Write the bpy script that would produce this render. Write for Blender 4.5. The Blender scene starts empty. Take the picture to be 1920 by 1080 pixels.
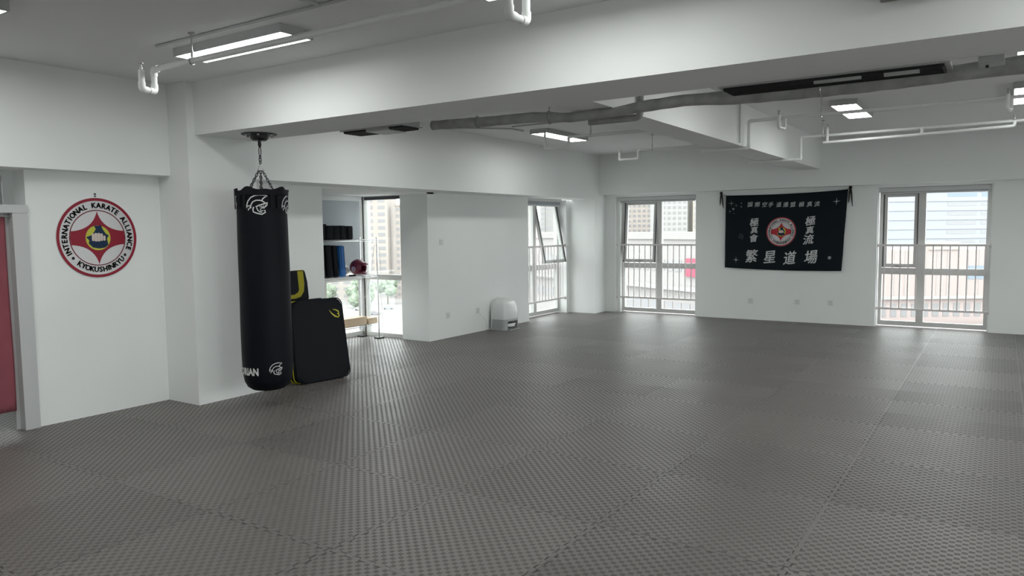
import bpy, bmesh, math, random
from mathutils import Vector, Matrix, noise
C = bpy.context.scene.collection
S = bpy.context.scene
random.seed(7)
PI = math.pi
# ------------------------------------------------------------------ camera
cam_d = bpy.data.cameras.new('camera'); cam = bpy.data.objects.new('camera', cam_d); C.objects.link(cam)
F_PX, YAW, PITCH, ROLL = 1395.5, -0.5823, 0.07878, 0.011736
cy_, sy_, cp_, sp_ = math.cos(YAW), math.sin(YAW), math.cos(PITCH), math.sin(PITCH)
fwd = Vector((sy_*cp_, cy_*cp_, -sp_)); rt = Vector((cy_, -sy_, 0)); dn = fwd.cross(rt)
cr, sr = math.cos(ROLL), math.sin(ROLL)
rt2 = rt*cr + dn*sr; dn2 = dn*cr - rt*sr
M = Matrix((rt2, -dn2, -fwd)).transposed().to_4x4(); M.translation = Vector((0, 0, 1.61))
cam.matrix_world = M
cam_d.sensor_width = 36; cam_d.lens = F_PX/1920*36; cam_d.clip_end = 3000; cam_d.clip_start = 0.05
S.camera = cam
# ------------------------------------------------------------------ light and exposure
W = bpy.data.worlds.new('overcast'); S.world = W; W.use_nodes = True
nt = W.node_tree; nt.nodes.clear()
out = nt.nodes.new('ShaderNodeOutputWorld'); bg = nt.nodes.new('ShaderNodeBackground')
tc = nt.nodes.new('ShaderNodeTexCoord'); nz = nt.nodes.new('ShaderNodeTexNoise'); nz.inputs['Scale'].default_value = 2.0
rp = nt.nodes.new('ShaderNodeValToRGB'); rp.color_ramp.elements[0].color = (0.90, 0.93, 0.97, 1); rp.color_ramp.elements[1].color = (1, 0.99, 0.97, 1)
nt.links.new(tc.outputs['Generated'], nz.inputs['Vector']); nt.links.new(nz.outputs['Fac'], rp.inputs['Fac'])
nt.links.new(rp.outputs['Color'], bg.inputs['Color']); bg.inputs['Strength'].default_value = 5.6
nt.links.new(bg.outputs[0], out.inputs['Surface'])
sun_d = bpy.data.lights.new('hazy_sun', 'SUN'); sun_d.energy = 1.5; sun_d.angle = 0.6; sun_d.color = (1, 0.95, 0.9)
sun = bpy.data.objects.new('hazy_sun', sun_d); C.objects.link(sun)
sun.rotation_euler = Vector((-0.35, 0.75, -0.9)).to_track_quat('-Z', 'Y').to_euler(); sun.location = (10, -20, 30)
LAMP = 13.8
S.view_settings.view_transform = 'Standard'; S.view_settings.look = 'None'
S.view_settings.gamma = 1; S.view_settings.use_curve_mapping = False; S.view_settings.exposure = 0.0

# ------------------------------------------------------------------ materials
MATS = {}
def mat(name, col, rough=0.5, metal=0.0, bump=0.0, bscale=60, var=0.0, vscale=4, spec=0.5, coat=0.0, emit=0.0):
    if name in MATS: return MATS[name]
    m = bpy.data.materials.new(name); m.use_nodes = True; n = m.node_tree; b = n.nodes['Principled BSDF']
    b.inputs['Base Color'].default_value = (*col, 1); b.inputs['Roughness'].default_value = rough
    b.inputs['Metallic'].default_value = metal; b.inputs['Specular IOR Level'].default_value = spec
    b.inputs['Coat Weight'].default_value = coat
    t = n.nodes.new('ShaderNodeTexCoord')
    if var:
        q = n.nodes.new('ShaderNodeTexNoise'); q.inputs['Scale'].default_value = vscale; q.inputs['Detail'].default_value = 4
        r = n.nodes.new('ShaderNodeValToRGB'); r.color_ramp.elements[0].position = 0.35; r.color_ramp.elements[1].position = 0.65
        r.color_ramp.elements[0].color = (*[c*(1-var) for c in col], 1); r.color_ramp.elements[1].color = (*[min(1, c*(1+var)) for c in col], 1)
        n.links.new(t.outputs['Object'], q.inputs['Vector']); n.links.new(q.outputs['Fac'], r.inputs['Fac']); n.links.new(r.outputs['Color'], b.inputs['Base Color'])
    if bump:
        q = n.nodes.new('ShaderNodeTexNoise'); q.inputs['Scale'].default_value = bscale; q.inputs['Detail'].default_value = 3
        k = n.nodes.new('ShaderNodeBump'); k.inputs['Strength'].default_value = bump; k.inputs['Distance'].default_value = 0.01
        n.links.new(t.outputs['Object'], q.inputs['Vector']); n.links.new(q.outputs['Fac'], k.inputs['Height']); n.links.new(k.outputs['Normal'], b.inputs['Normal'])
    if emit:
        b.inputs['Emission Color'].default_value = (*col, 1); b.inputs['Emission Strength'].default_value = emit
    MATS[name] = m; return m
paint = mat('wall_paint', (0.84, 0.86, 0.85), 0.75, bump=0.08, bscale=45, var=0.012, vscale=1.3)
ceilp = mat('ceiling_paint', (0.80, 0.81, 0.81), 0.85, bump=0.1, bscale=40)
alu = mat('window_aluminium', (0.60, 0.60, 0.585), 0.45, metal=0.0, bump=0.02)
alupost = mat('grey_corner_post', (0.22, 0.215, 0.21), 0.45, bump=0.02)
aludark = mat('dark_gasket', (0.06, 0.06, 0.07), 0.5, bump=0.02)
railm = mat('rail_enamel', (0.72, 0.68, 0.68), 0.4, bump=0.02)
pvc = mat('white_pipe_plastic', (0.80, 0.82, 0.81), 0.35, bump=0.02)
lagging = mat('grey_pipe_lagging', (0.36, 0.365, 0.355), 0.8, bump=0.6, bscale=18, var=0.15, vscale=9)
steel = mat('zinc_steel', (0.45, 0.45, 0.45), 0.35, metal=0.9, bump=0.03)
chrome = mat('chrome_wire', (0.72, 0.72, 0.73), 0.18, metal=1.0, bump=0.02)
blackm = mat('black_steel', (0.012, 0.012, 0.014), 0.4, bump=0.03)
vinyl = mat('black_vinyl', (0.0045, 0.006, 0.0095), 0.5, bump=0.15, bscale=25, spec=0.13)
canvas = mat('black_canvas', (0.006, 0.007, 0.009), 0.7, bump=0.3, bscale=120, spec=0.2)
whitep = mat('white_print', (0.62, 0.64, 0.63), 0.5, bump=0.02)
yellow = mat('yellow_vinyl', (0.62, 0.55, 0.02), 0.45, bump=0.05)
bluev = mat('blue_vinyl', (0.01, 0.13, 0.42), 0.45, bump=0.08)
housing = mat('lamp_housing', (0.45, 0.46, 0.46), 0.5, bump=0.02)
darkhole = mat('black_grille', (0.008, 0.008, 0.01), 0.6, bump=0.1)
blindm = mat('grey_blind_cloth', (0.36, 0.38, 0.40), 0.85, bump=0.15, bscale=200)
plate = mat('white_switch_plastic', (0.72, 0.73, 0.72), 0.3, bump=0.01)
slotm = mat('socket_slot', (0.10, 0.10, 0.10), 0.6, bump=0.01)
def emitter():
    m = bpy.data.materials.new('lit_diffuser'); m.use_nodes = True; n = m.node_tree; n.nodes.clear()
    o = n.nodes.new('ShaderNodeOutputMaterial'); e = n.nodes.new('ShaderNodeEmission'); t = n.nodes.new('ShaderNodeTexCoord')
    q = n.nodes.new('ShaderNodeTexNoise'); q.inputs['Scale'].default_value = 400
    r = n.nodes.new('ShaderNodeValToRGB'); r.color_ramp.elements[0].color = (0.97, 1.0, 0.965, 1); r.color_ramp.elements[1].color = (1, 1, 0.985, 1)
    n.links.new(t.outputs['Object'], q.inputs['Vector']); n.links.new(q.outputs['Fac'], r.inputs['Fac']); n.links.new(r.outputs['Color'], e.inputs['Color'])
    e.inputs['Strength'].default_value = LAMP; n.links.new(e.outputs[0], o.inputs['Surface']); return m
lit = emitter()
def glassmat():
    m = bpy.data.materials.new('window_glass'); m.use_nodes = True; n = m.node_tree; n.nodes.clear()
    o = n.nodes.new('ShaderNodeOutputMaterial'); a = n.nodes.new('ShaderNodeBsdfTransparent'); g = n.nodes.new('ShaderNodeBsdfGlossy'); x = n.nodes.new('ShaderNodeMixShader')
    fr = n.nodes.new('ShaderNodeFresnel'); geo_ = n.nodes.new('ShaderNodeNewGeometry'); mr_ = n.nodes.new('ShaderNodeMapRange'); mr_.inputs['To Min'].default_value = 1.45; mr_.inputs['To Max'].default_value = 1/1.45; n.links.new(geo_.outputs['Backfacing'], mr_.inputs['Value']); n.links.new(mr_.outputs['Result'], fr.inputs['IOR'])
    a.inputs['Color'].default_value = (0.93, 0.96, 0.95, 1); g.inputs['Roughness'].default_value = 0.02; g.inputs['Color'].default_value = (0.9, 0.95, 0.95, 1)
    n.links.new(fr.outputs[0], x.inputs['Fac']); n.links.new(a.outputs[0], x.inputs[1]); n.links.new(g.outputs[0], x.inputs[2]); n.links.new(x.outputs[0], o.inputs['Surface']); return m
glass = glassmat()
def matfloor():
    m = bpy.data.materials.new('foam_puzzle_mats'); m.use_nodes = True; n = m.node_tree; L = n.links; N = n.nodes
    b = N['Principled BSDF']; t = N.new('ShaderNodeTexCoord'); sx = N.new('ShaderNodeSeparateXYZ'); L.new(t.outputs['Object'], sx.inputs[0])
    def mth(op, a, bb=None, cc=None):
        q = N.new('ShaderNodeMath'); q.operation = op
        for i, v in enumerate((a, bb, cc)):
            if v is None: continue
            if isinstance(v, (int, float)): q.inputs[i].default_value = v
            else: L.new(v, q.inputs[i])
        return q.outputs[0]
    X, Y = sx.outputs[0], sx.outputs[1]
    A = 1/34
    cx = mth('FLOOR', mth('DIVIDE', X, A)); cyy = mth('FLOOR', mth('DIVIDE', Y, A))
    chk = mth('MODULO', mth('ABSOLUTE', mth('ADD', cx, cyy)), 2.0)          # 0 / 1 basket-weave cells
    rx = mth('SINE', mth('MULTIPLY', X, 2*PI/0.0073)); ry = mth('SINE', mth('MULTIPLY', Y, 2*PI/0.0073))
    ridge = mth('ADD', mth('MULTIPLY', rx, chk), mth('MULTIPLY', ry, mth('SUBTRACT', 1.0, chk)))
    fx = mth('ABSOLUTE', mth('SUBTRACT', mth('FRACT', mth('DIVIDE', X, A)), 0.5)); fy = mth('ABSOLUTE', mth('SUBTRACT', mth('FRACT', mth('DIVIDE', Y, A)), 0.5))
    edge = mth('MAXIMUM', fx, fy)
    cell = mth('MULTIPLY', mth('SMOOTH_MIN', mth('MULTIPLY', mth('SUBTRACT', 0.5, edge), 8.0), 1.0, 0.3), mth('ADD', mth('MULTIPLY', chk, 1.0), 0.0))
    # jagged interlocking seams every metre, teeth 5 cm long
    def seam(U, V, off):
        w = mth('PINGPONG', mth('ADD', V, 0.013), 0.05)
        tooth = mth('MULTIPLY', mth('SUBTRACT', mth('SMOOTH_MIN', mth('SMOOTH_MAX', mth('MULTIPLY', mth('SUBTRACT', w, 0.025), 3.0), -0.013, 0.006), 0.013, 0.006), 0.0), 1.0)
        uu = mth('ADD', mth('SUBTRACT', U, off), tooth)
        d = mth('ABSOLUTE', mth('SUBTRACT', mth('FRACT', mth('ADD', uu, 0.5)), 0.5))
        return d
    d1 = seam(X, Y, 0.2); d2 = seam(Y, X, 0.54)
    d = mth('MINIMUM', d1, d2)
    gap = N.new('ShaderNodeMapRange'); gap.inputs['From Min'].default_value = 0.0030; gap.inputs['From Max'].default_value = 0.0065; on = N.new('ShaderNodeTexNoise'); on.inputs['Scale'].default_value = 0.8; on.inputs['Detail'].default_value = 2; L.new(t.outputs['Object'], on.inputs['Vector'])
    opn = N.new('ShaderNodeMapRange'); opn.inputs['From Min'].default_value = 0.38; opn.inputs['From Max'].default_value = 0.52; opn.inputs['To Min'].default_value = 0.0034; opn.inputs['To Max'].default_value = -0.0005; L.new(on.outputs['Fac'], opn.inputs['Value'])
    L.new(mth('ADD', d, opn.outputs['Result']), gap.inputs['Value'])
    # plain rim along each seam, and slow waviness of the mats
    e1 = mth('ABSOLUTE', mth('SUBTRACT', mth('FRACT', mth('ADD', mth('SUBTRACT', X, 0.2), 0.5)), 0.5)); e2 = mth('ABSOLUTE', mth('SUBTRACT', mth('FRACT', mth('ADD', mth('SUBTRACT', Y, 0.54), 0.5)), 0.5))
    rim = N.new('ShaderNodeMapRange'); rim.inputs['From Min'].default_value = 0.010; rim.inputs['From Max'].default_value = 0.018; L.new(mth('MINIMUM', e1, e2), rim.inputs['Value'])
    ix = mth('FLOOR', mth('SUBTRACT', X, 0.2)); iy = mth('FLOOR', mth('SUBTRACT', Y, 0.54))
    cmb = N.new('ShaderNodeCombineXYZ'); L.new(ix, cmb.inputs[0]); L.new(iy, cmb.inputs[1])
    wn = N.new('ShaderNodeTexWhiteNoise'); wn.noise_dimensions = '2D'; L.new(cmb.outputs[0], wn.inputs['Vector'])
    tone = mth('ADD', mth('MULTIPLY', wn.outputs['Value'], 0.26), 0.86)
    slow = N.new('ShaderNodeTexNoise'); slow.inputs['Scale'].default_value = 1.1; slow.inputs['Detail'].default_value = 2; L.new(t.outputs['Object'], slow.inputs['Vector'])
    wn2 = N.new('ShaderNodeTexWhiteNoise'); wn2.noise_dimensions = '3D'; L.new(cmb.outputs[0], wn2.inputs['Vector'])
    warp = mth('MULTIPLY', mth('MULTIPLY', mth('SUBTRACT', 0.5, e1), mth('SUBTRACT', 0.5, e2)), mth('ADD', mth('MULTIPLY', wn2.outputs['Value'], 0.22), -0.17))
    h = mth('ADD', mth('MULTIPLY', mth('ADD', mth('MULTIPLY', ridge, 0.00016), mth('MULTIPLY', cell, -0.0011)), rim.outputs['Result']), mth('MULTIPLY', gap.outputs['Result'], 0.002))
    h = mth('ADD', h, mth('ADD', mth('MULTIPLY', slow.outputs['Fac'], 0.012), warp))
    bp = N.new('ShaderNodeBump'); bp.inputs['Strength'].default_value = 0.8; bp.inputs['Distance'].default_value = 1.0; L.new(h, bp.inputs['Height']); L.new(bp.outputs['Normal'], b.inputs['Normal'])
    pat = mth('SUBTRACT', 1.0, mth('ADD', mth('MULTIPLY', mth('MULTIPLY', cell, rim.outputs['Result']), 0.29), mth('MULTIPLY', mth('SUBTRACT', 1.0, rim.outputs['Result']), 0.0)))  # alternate weave cells darkened in colour, standing in for shade among their ridges
    k = mth('MULTIPLY', mth('MULTIPLY', tone, pat), mth('ADD', mth('MULTIPLY', gap.outputs['Result'], 0.88), 0.12))
    mc = N.new('ShaderNodeMix'); mc.data_type = 'RGBA'; mc.blend_type = 'MULTIPLY'; mc.inputs['Factor'].default_value = 1.0
    mc.inputs['A'].default_value = (0.160, 0.146, 0.140, 1); L.new(k, mc.inputs['B']); L.new(mc.outputs['Result'], b.inputs['Base Color'])
    ro = mth('ADD', 0.40, mth('MULTIPLY', mth('MAXIMUM', mth('MULTIPLY', cell, rim.outputs['Result']), mth('MULTIPLY', mth('SUBTRACT', 1.0, rim.outputs['Result']), 0.12)), 0.40)); L.new(ro, b.inputs['Roughness'])
    b.inputs['Specular IOR Level'].default_value = 0.55
    return m
floorm = matfloor()

# ------------------------------------------------------------------ helpers
def obj(name, bm, m, parent=None, smooth=False, kind=None, mats=None):
    me = bpy.data.meshes.new(name)
    bmesh.ops.recalc_face_normals(bm, faces=bm.faces)
    if smooth:
        for f in bm.faces: f.smooth = True
        if smooth is not True:
            for e in bm.edges:
                if len(e.link_faces) == 2 and e.calc_face_angle(0) > smooth: e.smooth = False
    bm.to_mesh(me); bm.free()
    for x in (mats or [m]): me.materials.append(x)
    o = bpy.data.objects.new(name, me); C.objects.link(o)
    if parent: o.parent = parent
    if kind: o['kind'] = kind
    return o
def tag(o, label, cat, group=None):
    o['label'] = label; o['category'] = cat
    if group: o['group'] = group
    return o
def thing(name, label, cat, loc=(0, 0, 0), rotz=0, group=None):
    o = bpy.data.objects.new(name, None); C.objects.link(o); o.location = loc; o.rotation_euler = (0, 0, rotz); o.empty_display_size = 0.1
    return tag(o, label, cat, group)
def struct(name, bm, m, **k): return obj(name, bm, m, kind='structure', **k)
def dup(root, loc, rotz=0, label=None, group=None, scale=None):
    r = root.copy(); C.objects.link(r); r.location = loc; r.rotation_euler = (0, 0, rotz)
    if label: r['label'] = label
    if group: r['group'] = group
    if scale: r.scale = scale
    for ch in list(root.children):
        c = ch.copy(); C.objects.link(c); c.parent = r
        for g in list(ch.children):
            d = g.copy(); C.objects.link(d); d.parent = c
    return r
def B(): return bmesh.new()
def box(bm, x0, x1, y0, y1, z0, z1, bev=0):
    r = bmesh.ops.create_cube(bm, size=1); v = r['verts']
    bmesh.ops.scale(bm, vec=(x1-x0, y1-y0, z1-z0), verts=v); bmesh.ops.translate(bm, vec=((x0+x1)/2, (y0+y1)/2, (z0+z1)/2), verts=v)
    if bev:
        es = list({e for a in v for e in a.link_edges}); bmesh.ops.bevel(bm, geom=es, offset=bev, segments=2, affect='EDGES', profile=0.5)
    return bm
def bx(*a, **k): return box(B(), *a, **k)
def cyl(bm, p, q, r, seg=16, r2=None, caps=True):
    p, q = Vector(p), Vector(q); d = q-p
    g = bmesh.ops.create_cone(bm, cap_ends=caps, segments=seg, radius1=r, radius2=r if r2 is None else r2, depth=d.length)
    mt = d.to_track_quat('Z', 'Y').to_matrix().to_4x4(); mt.translation = (p+q)/2
    bmesh.ops.transform(bm, matrix=mt, verts=g['verts']); return bm
def rounded(pts, rad, n=5):
    P = [Vector(p) for p in pts]; o = [P[0]]
    for i in range(1, len(P)-1):
        a = (P[i-1]-P[i]); c = (P[i+1]-P[i]); rr = min(rad, a.length*0.49, c.length*0.49); a.normalize(); c.normalize()
        s, e = P[i]+a*rr, P[i]+c*rr
        for k in range(n+1):
            t = k/n; o.append(s*(1-t)**2 + P[i]*2*t*(1-t) + e*t*t)
    o.append(P[-1]); return o
def tube(bm, pts, r, seg=10, bend=0, closed=False):
    P = rounded(pts, bend) if bend else [Vector(p) for p in pts]
    rs = r if isinstance(r, (list, tuple)) else [r]*len(P)
    rings = []; prev = None; n = len(P)
    for i in range(n):
        if closed: d = P[(i+1) % n]-P[i-1]
        else: d = (P[min(i+1, n-1)]-P[max(i-1, 0)])
        if d.length < 1e-9: d = Vector((0, 0, 1))
        d.normalize()
        if prev is None:
            u = d.orthogonal().normalized()
        else:
            u = prev - d*prev.dot(d)
            u = u.normalized() if u.length > 1e-6 else d.orthogonal().normalized()
        prev = u; v = d.cross(u)
        rings.append([bm.verts.new(P[i]+(u*math.cos(2*PI*k/seg)+v*math.sin(2*PI*k/seg))*rs[i]) for k in range(seg)])
    for i in range(n if closed else n-1):
        a, b = rings[i], rings[(i+1) % n]
        for k in range(seg): bm.faces.new((a[k], a[(k+1) % seg], b[(k+1) % seg], b[k]))
    if not closed:
        bm.faces.new(rings[0][::-1]); bm.faces.new(rings[-1])
    return bm
def lathe(bm, prof, seg=40, c=(0, 0, 0), wob=None):
    rings = []
    for i, (r, z) in enumerate(prof):
        ring = []
        for k in range(seg):
            a = 2*PI*k/seg; rr = r*(1+(wob(a, z) if wob else 0)); ring.append(bm.verts.new((c[0]+rr*math.cos(a), c[1]+rr*math.sin(a), c[2]+z)))
        rings.append(ring)
    for a, b in zip(rings, rings[1:]):
        for k in range(seg): bm.faces.new((a[k], a[(k+1) % seg], b[(k+1) % seg], b[k]))
    if prof[0][0] > 1e-4: bm.faces.new(rings[0][::-1])
    if prof[-1][0] > 1e-4: bm.faces.new(rings[-1])
    bmesh.ops.remove_doubles(bm, verts=bm.verts, dist=1e-5); return bm
def rrect(w, h, r, n=6):
    o = []
    for cx, cy, a0 in ((w/2-r, h/2-r, 0), (-w/2+r, h/2-r, 90), (-w/2+r, -h/2+r, 180), (w/2-r, -h/2+r, 270)):
        for k in range(n+1):
            a = math.radians(a0+90*k/n); o.append((cx+r*math.cos(a), cy+r*math.sin(a)))
    return o
def prism(bm, pts, t, bev=0, f=None):
    """outline pts (u,v) -> (x=depth, y=u, z=v) block of thickness t along +x, centred; optional map f"""
    a = [bm.verts.new((t/2, u, v)) for u, v in pts]; b = [bm.verts.new((-t/2, u, v)) for u, v in pts]
    n = len(pts); fs = [bm.faces.new(a), bm.faces.new(b[::-1])]
    for i in range(n): bm.faces.new((a[i], b[i], b[(i+1) % n], a[(i+1) % n]))
    if bev:
        es = [e for e in bm.edges if any(x in fs for x in e.link_faces)]
        bmesh.ops.bevel(bm, geom=es, offset=bev, segments=3, affect='EDGES', profile=0.5)
    return bm
def poly(bm, pts, d=0.0):
    """flat filled polygon in local (u,v,d)"""
    vs = [bm.verts.new((u, v, d)) for u, v in pts]
    f = bm.faces.new(vs); bmesh.ops.triangulate(bm, faces=[f]); return bm
def stroke(bm, pts, w, d=0.0):
    P = [Vector((p[0], p[1])) for p in pts]; L, R = [], []
    for i in range(len(P)):
        t = (P[min(i+1, len(P)-1)]-P[max(i-1, 0)]).normalized(); n = Vector((-t.y, t.x))
        ww = (w[i] if isinstance(w, (list, tuple)) else w)/2
        L.append(bm.verts.new((*(P[i]+n*ww), d))); R.append(bm.verts.new((*(P[i]-n*ww), d)))
    for i in range(len(P)-1): bm.faces.new((L[i], R[i], R[i+1], L[i+1]))
    return bm
def arc(r, a0, a1, n=24, cx=0, cy=0): return [(cx+r*math.cos(math.radians(a0+(a1-a0)*k/n)), cy+r*math.sin(math.radians(a0+(a1-a0)*k/n))) for k in range(n+1)]
def text_bm(s, size, bold=0.0, align='CENTER', sx=1.0):
    c = bpy.data.curves.new('t', 'FONT'); c.body = s; c.size = size; c.offset = bold; c.align_x = align; c.align_y = 'CENTER' if align == 'CENTER' else 'BOTTOM_BASELINE'
    c.resolution_u = 2
    o = bpy.data.objects.new('t', c); C.objects.link(o); dg = bpy.context.evaluated_depsgraph_get()
    me = bpy.data.meshes.new_from_object(o.evaluated_get(dg)); bpy.data.objects.remove(o); bpy.data.curves.remove(c)
    bm = B(); bm.from_mesh(me); bpy.data.meshes.remove(me)
    if sx != 1: bmesh.ops.scale(bm, vec=(sx, 1, 1), verts=bm.verts)
    return bm
def heavy(bm, w):
    if w <= 0: return bm
    src = bm.copy(); bmesh.ops.translate(bm, vec=(-w, 0, 0), verts=bm.verts)
    for dx, dy in ((w, 0), (0, w*0.7), (0, -w*0.7)):
        c = src.copy(); merge(bm, c, Matrix.Translation((dx, dy, 0)))
    src.free(); return bm
def merge(dst, src, mt=None):
    if mt is not None: bmesh.ops.transform(src, matrix=mt, verts=src.verts)
    me = bpy.data.meshes.new('tmp'); src.to_mesh(me); src.free(); dst.from_mesh(me); bpy.data.meshes.remove(me); return dst
def wrap(bm, f, step=0.0):
    """cut along u every `step`, then map each (u,v,d) through f"""
    if step:
        us = [v.co.x for v in bm.verts]; u = math.floor(min(us)/step)*step
        while u < max(us):
            g = list(bm.verts)+list(bm.edges)+list(bm.faces); bmesh.ops.bisect_plane(bm, geom=g, plane_co=(u, 0, 0), plane_no=(1, 0, 0)); u += step
    for v in bm.verts: v.co = Vector(f(*v.co))
    return bm

# ------------------------------------------------------------------ the room
CZ = 2.98
def boxes(L):
    bm = B()
    for b in L: box(bm, *b)
    return bm
struct('floor', boxes([(-7.25, 4.7, -3.1, 13.28, -0.25, 0), (-10.2, -7.25, -3.1, 4.114, -0.25, 0), (-8.36, -7.25, 6.2, 8.44, -0.25, 0)]), floorm)
struct('ceiling', boxes([(-6.7, 4.7, -3.1, 13.3, CZ, CZ+0.25), (-10.2, -6.7, -3.1, 4.2, CZ, CZ+0.25)]), ceilp)
struct('wall_left', boxes([(-6.9, -6.71, -3.1, 1.85, 0, 2.145), (-6.9, -6.71, 2.945, 4.114, 0, 2.145)]), paint)
struct('wall_left', bx(-8.42, -6.88, 4.85, 6.3, 0, 2.15), paint)
struct('wall_left', bx(-7.4, -6.88, 8.27, 10.98, 0, 2.15), paint)
struct('wall_left', bx(-7.2, -6.95, 12.46, 13.3, 0, 2.15), paint)
struct('wall_left', boxes([(-8.42, -6.88, 6.3, 8.42, 2.13, 2.98), (-7.4, -6.88, 10.98, 12.46, 2.18, 2.98)]), paint)
struct('column', bx(-6.9, -6.227, 4.114, 4.85, 0, CZ), paint)
struct('column', bx(-6.95, -6.40, 12.57, 13.3, 0, CZ), paint)
struct('ceiling_beam', bx(-6.9, -6.52, -3.1, 4.114, 2.145, CZ), paint)
struct('ceiling_beam', bx(-6.88, -6.40, 4.85, 12.57, 2.15, CZ), paint)
struct('ceiling_beam', bx(-6.227, 4.6, 4.19, 4.80, 2.505, CZ), paint)
struct('ceiling_beam', bx(-2.83, -2.47, 4.80, 12.75, 2.51, CZ), paint)
struct('ceiling_beam', bx(-6.40, 4.6, 12.75, 13.3, 2.235, CZ), paint)
struct('wall_back', bx(-6.40, -6.18, 13.0, 13.3, 0, 2.235), paint)
struct('wall_back', bx(-4.60, -1.655, 13.0, 13.3, 0, 2.235), paint)
struct('wall_back', boxes([(-0.13, 1.35, 13.0, 13.3, 0, 2.235), (2.85, 4.6, 13.0, 13.3, 0, 2.235), (1.35, 2.85, 13.0, 13.3, 2.19, 2.235)]), paint)  # the opening right of view is added to admit daylight
struct('wall_back', boxes([(-6.18, -4.60, 13.0, 13.3, 2.19, 2.235), (-1.655, -0.13, 13.0, 13.3, 2.19, 2.235)]), paint)
struct('wall_right', boxes([(4.6, 4.8, -3.1, 13.3, 0, 0.5), (4.6, 4.8, -3.1, 13.3, 2.25, CZ)]+[(4.6, 4.8, a, c, 0.5, 2.25) for a, c in ((-3.1, -2.4), (0.6, 1.4), (4.2, 5.0), (7.6, 8.4), (11.4, 13.3))]), paint)  # unseen wall; its window openings are added to admit daylight
struct('wall_front', bx(-10.2, 4.6, -3.3, -3.1, 0, CZ), paint)
# the room beyond the door
struct('wall_inner', bx(-10.2, -6.9, 4.114, 4.3, 0, CZ), paint)
struct('wall_inner', boxes([(-9.15, -9.0, 3.73, 4.114, 0, CZ), (-9.15, -9.0, -3.1, 1.9, 0, CZ), (-9.15, -9.0, 1.9, 3.73, 0, 0.9), (-9.15, -9.0, 1.9, 3.73, 2.25, CZ)]), paint)

# ------------------------------------------------------------------ windows
def pane(name, bm, parent): return obj(name, bm, glass, parent)
def window_x(name, x0, x1, xm, yf, z0, z1, zt, sash_open, wside='left'):
    """window in a wall facing -y: frame plane at yf"""
    w = bpy.data.objects.new(name, None); C.objects.link(w); w['kind'] = 'structure'; w.location = (0, 0, 0)
    f = B(); a, d = 0.05, 0.08
    box(f, x0, x0+a, yf, yf+d, z0, z1); box(f, x1-a, x1, yf, yf+d, z0, z1); box(f, x0+a, x1-a, yf, yf+d, z0, z0+0.07); box(f, x0+a, x1-a, yf, yf+d, z1-a, z1)
    obj('window_frame', f, alu, w)
    obj('mullion', bx(xm-0.05, xm+0.05, yf-0.005, yf+d+0.002, z0+0.07, z1-a), alu, w)
    obj('transom', bx(x0+a, xm-0.05, yf, yf+d, zt-0.05, zt+0.05), alu, w); obj('transom', bx(xm+0.05, x1-a, yf, yf+d, zt-0.05, zt+0.05), alu, w)
    for u0, u1, v0, v1 in ((x0+a, xm-0.05, z0+0.07, zt-0.05), (xm+0.05, x1-a, z0+0.07, zt-0.05), (xm+0.05, x1-a, zt+0.05, z1-a)):
        pane('pane', bx(u0, u1, yf+0.035, yf+0.045, v0, v1), w)
    # opening sash, hinged at the top and tilted outward
    s = bpy.data.objects.new('sash', None); C.objects.link(s); s.parent = w; s.location = ((x0+a+xm-0.05)/2, yf+0.03, z1-a); s.rotation_euler = (-math.radians(sash_open), 0, 0)
    ww = (xm-0.05-x0-a)-0.01; hh = (z1-a-zt-0.05)-0.01; g = B(); k = 0.055
    sx = s
    f = B(); box(f, -ww/2, -ww/2+k, 0, 0.05, -hh, 0); box(f, ww/2-k, ww/2, 0, 0.05, -hh, 0); box(f, -ww/2+k, ww/2-k, 0, 0.05, -k, 0); box(f, -ww/2+k, ww/2-k, 0, 0.05, -hh, -hh+k)
    obj('sash_frame', f, alu, s)
    f = B(); t = 0.012
    box(f, -ww/2-0.004, -ww/2+t, -0.012, 0.0, -hh, 0); box(f, ww/2-t, ww/2+0.004, -0.012, 0, -hh, 0); box(f, -ww/2, ww/2, -0.012, 0, -t, 0.003)
    obj('gasket', f, aludark, s)
    obj('pane', bx(-ww/2+k, ww/2-k, 0.02, 0.03, -hh+k, -k), glass, s)
    h = B(); box(h, -0.05, 0.05, -0.02, 0, -hh+0.012, -hh+0.03, 0.004); cyl(h, (0.02, -0.02, -hh+0.02), (0.02, -0.045, -hh+0.06), 0.007); cyl(h, (0.02, -0.045, -hh+0.06), (0.02, -0.045, -hh+0.13), 0.007)
    obj('handle', h, steel, s)
    return w
w2 = window_x('window_2', -6.10, -4.60, -5.35, 13.14, 0.02, 2.15, 0.90, 5)
w3 = window_x('window_3', -1.64, -0.15, -1.045, 13.14, 0.02, 2.15, 0.88, 0)
struct('trim_2', boxes([(-6.18, -6.10, 13.05, 13.3, 0, 2.19)]), paint)
struct('trim_4', bx(-0.15, -0.13, 13.05, 13.3, 0, 2.19), paint)
def at_left_wall(w, x, y):   # turn a window built along x into one along y on the left wall
    w.rotation_euler = (0, 0, PI/2); w.location = (x, y, 0)
w1 = window_x('window_1', 0, 1.46, 0.88, 0, 0.02, 2.17, 0.90, 11); at_left_wall(w1, -7.12, 12.45); w1.scale = (-1, 1, 1)
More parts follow.
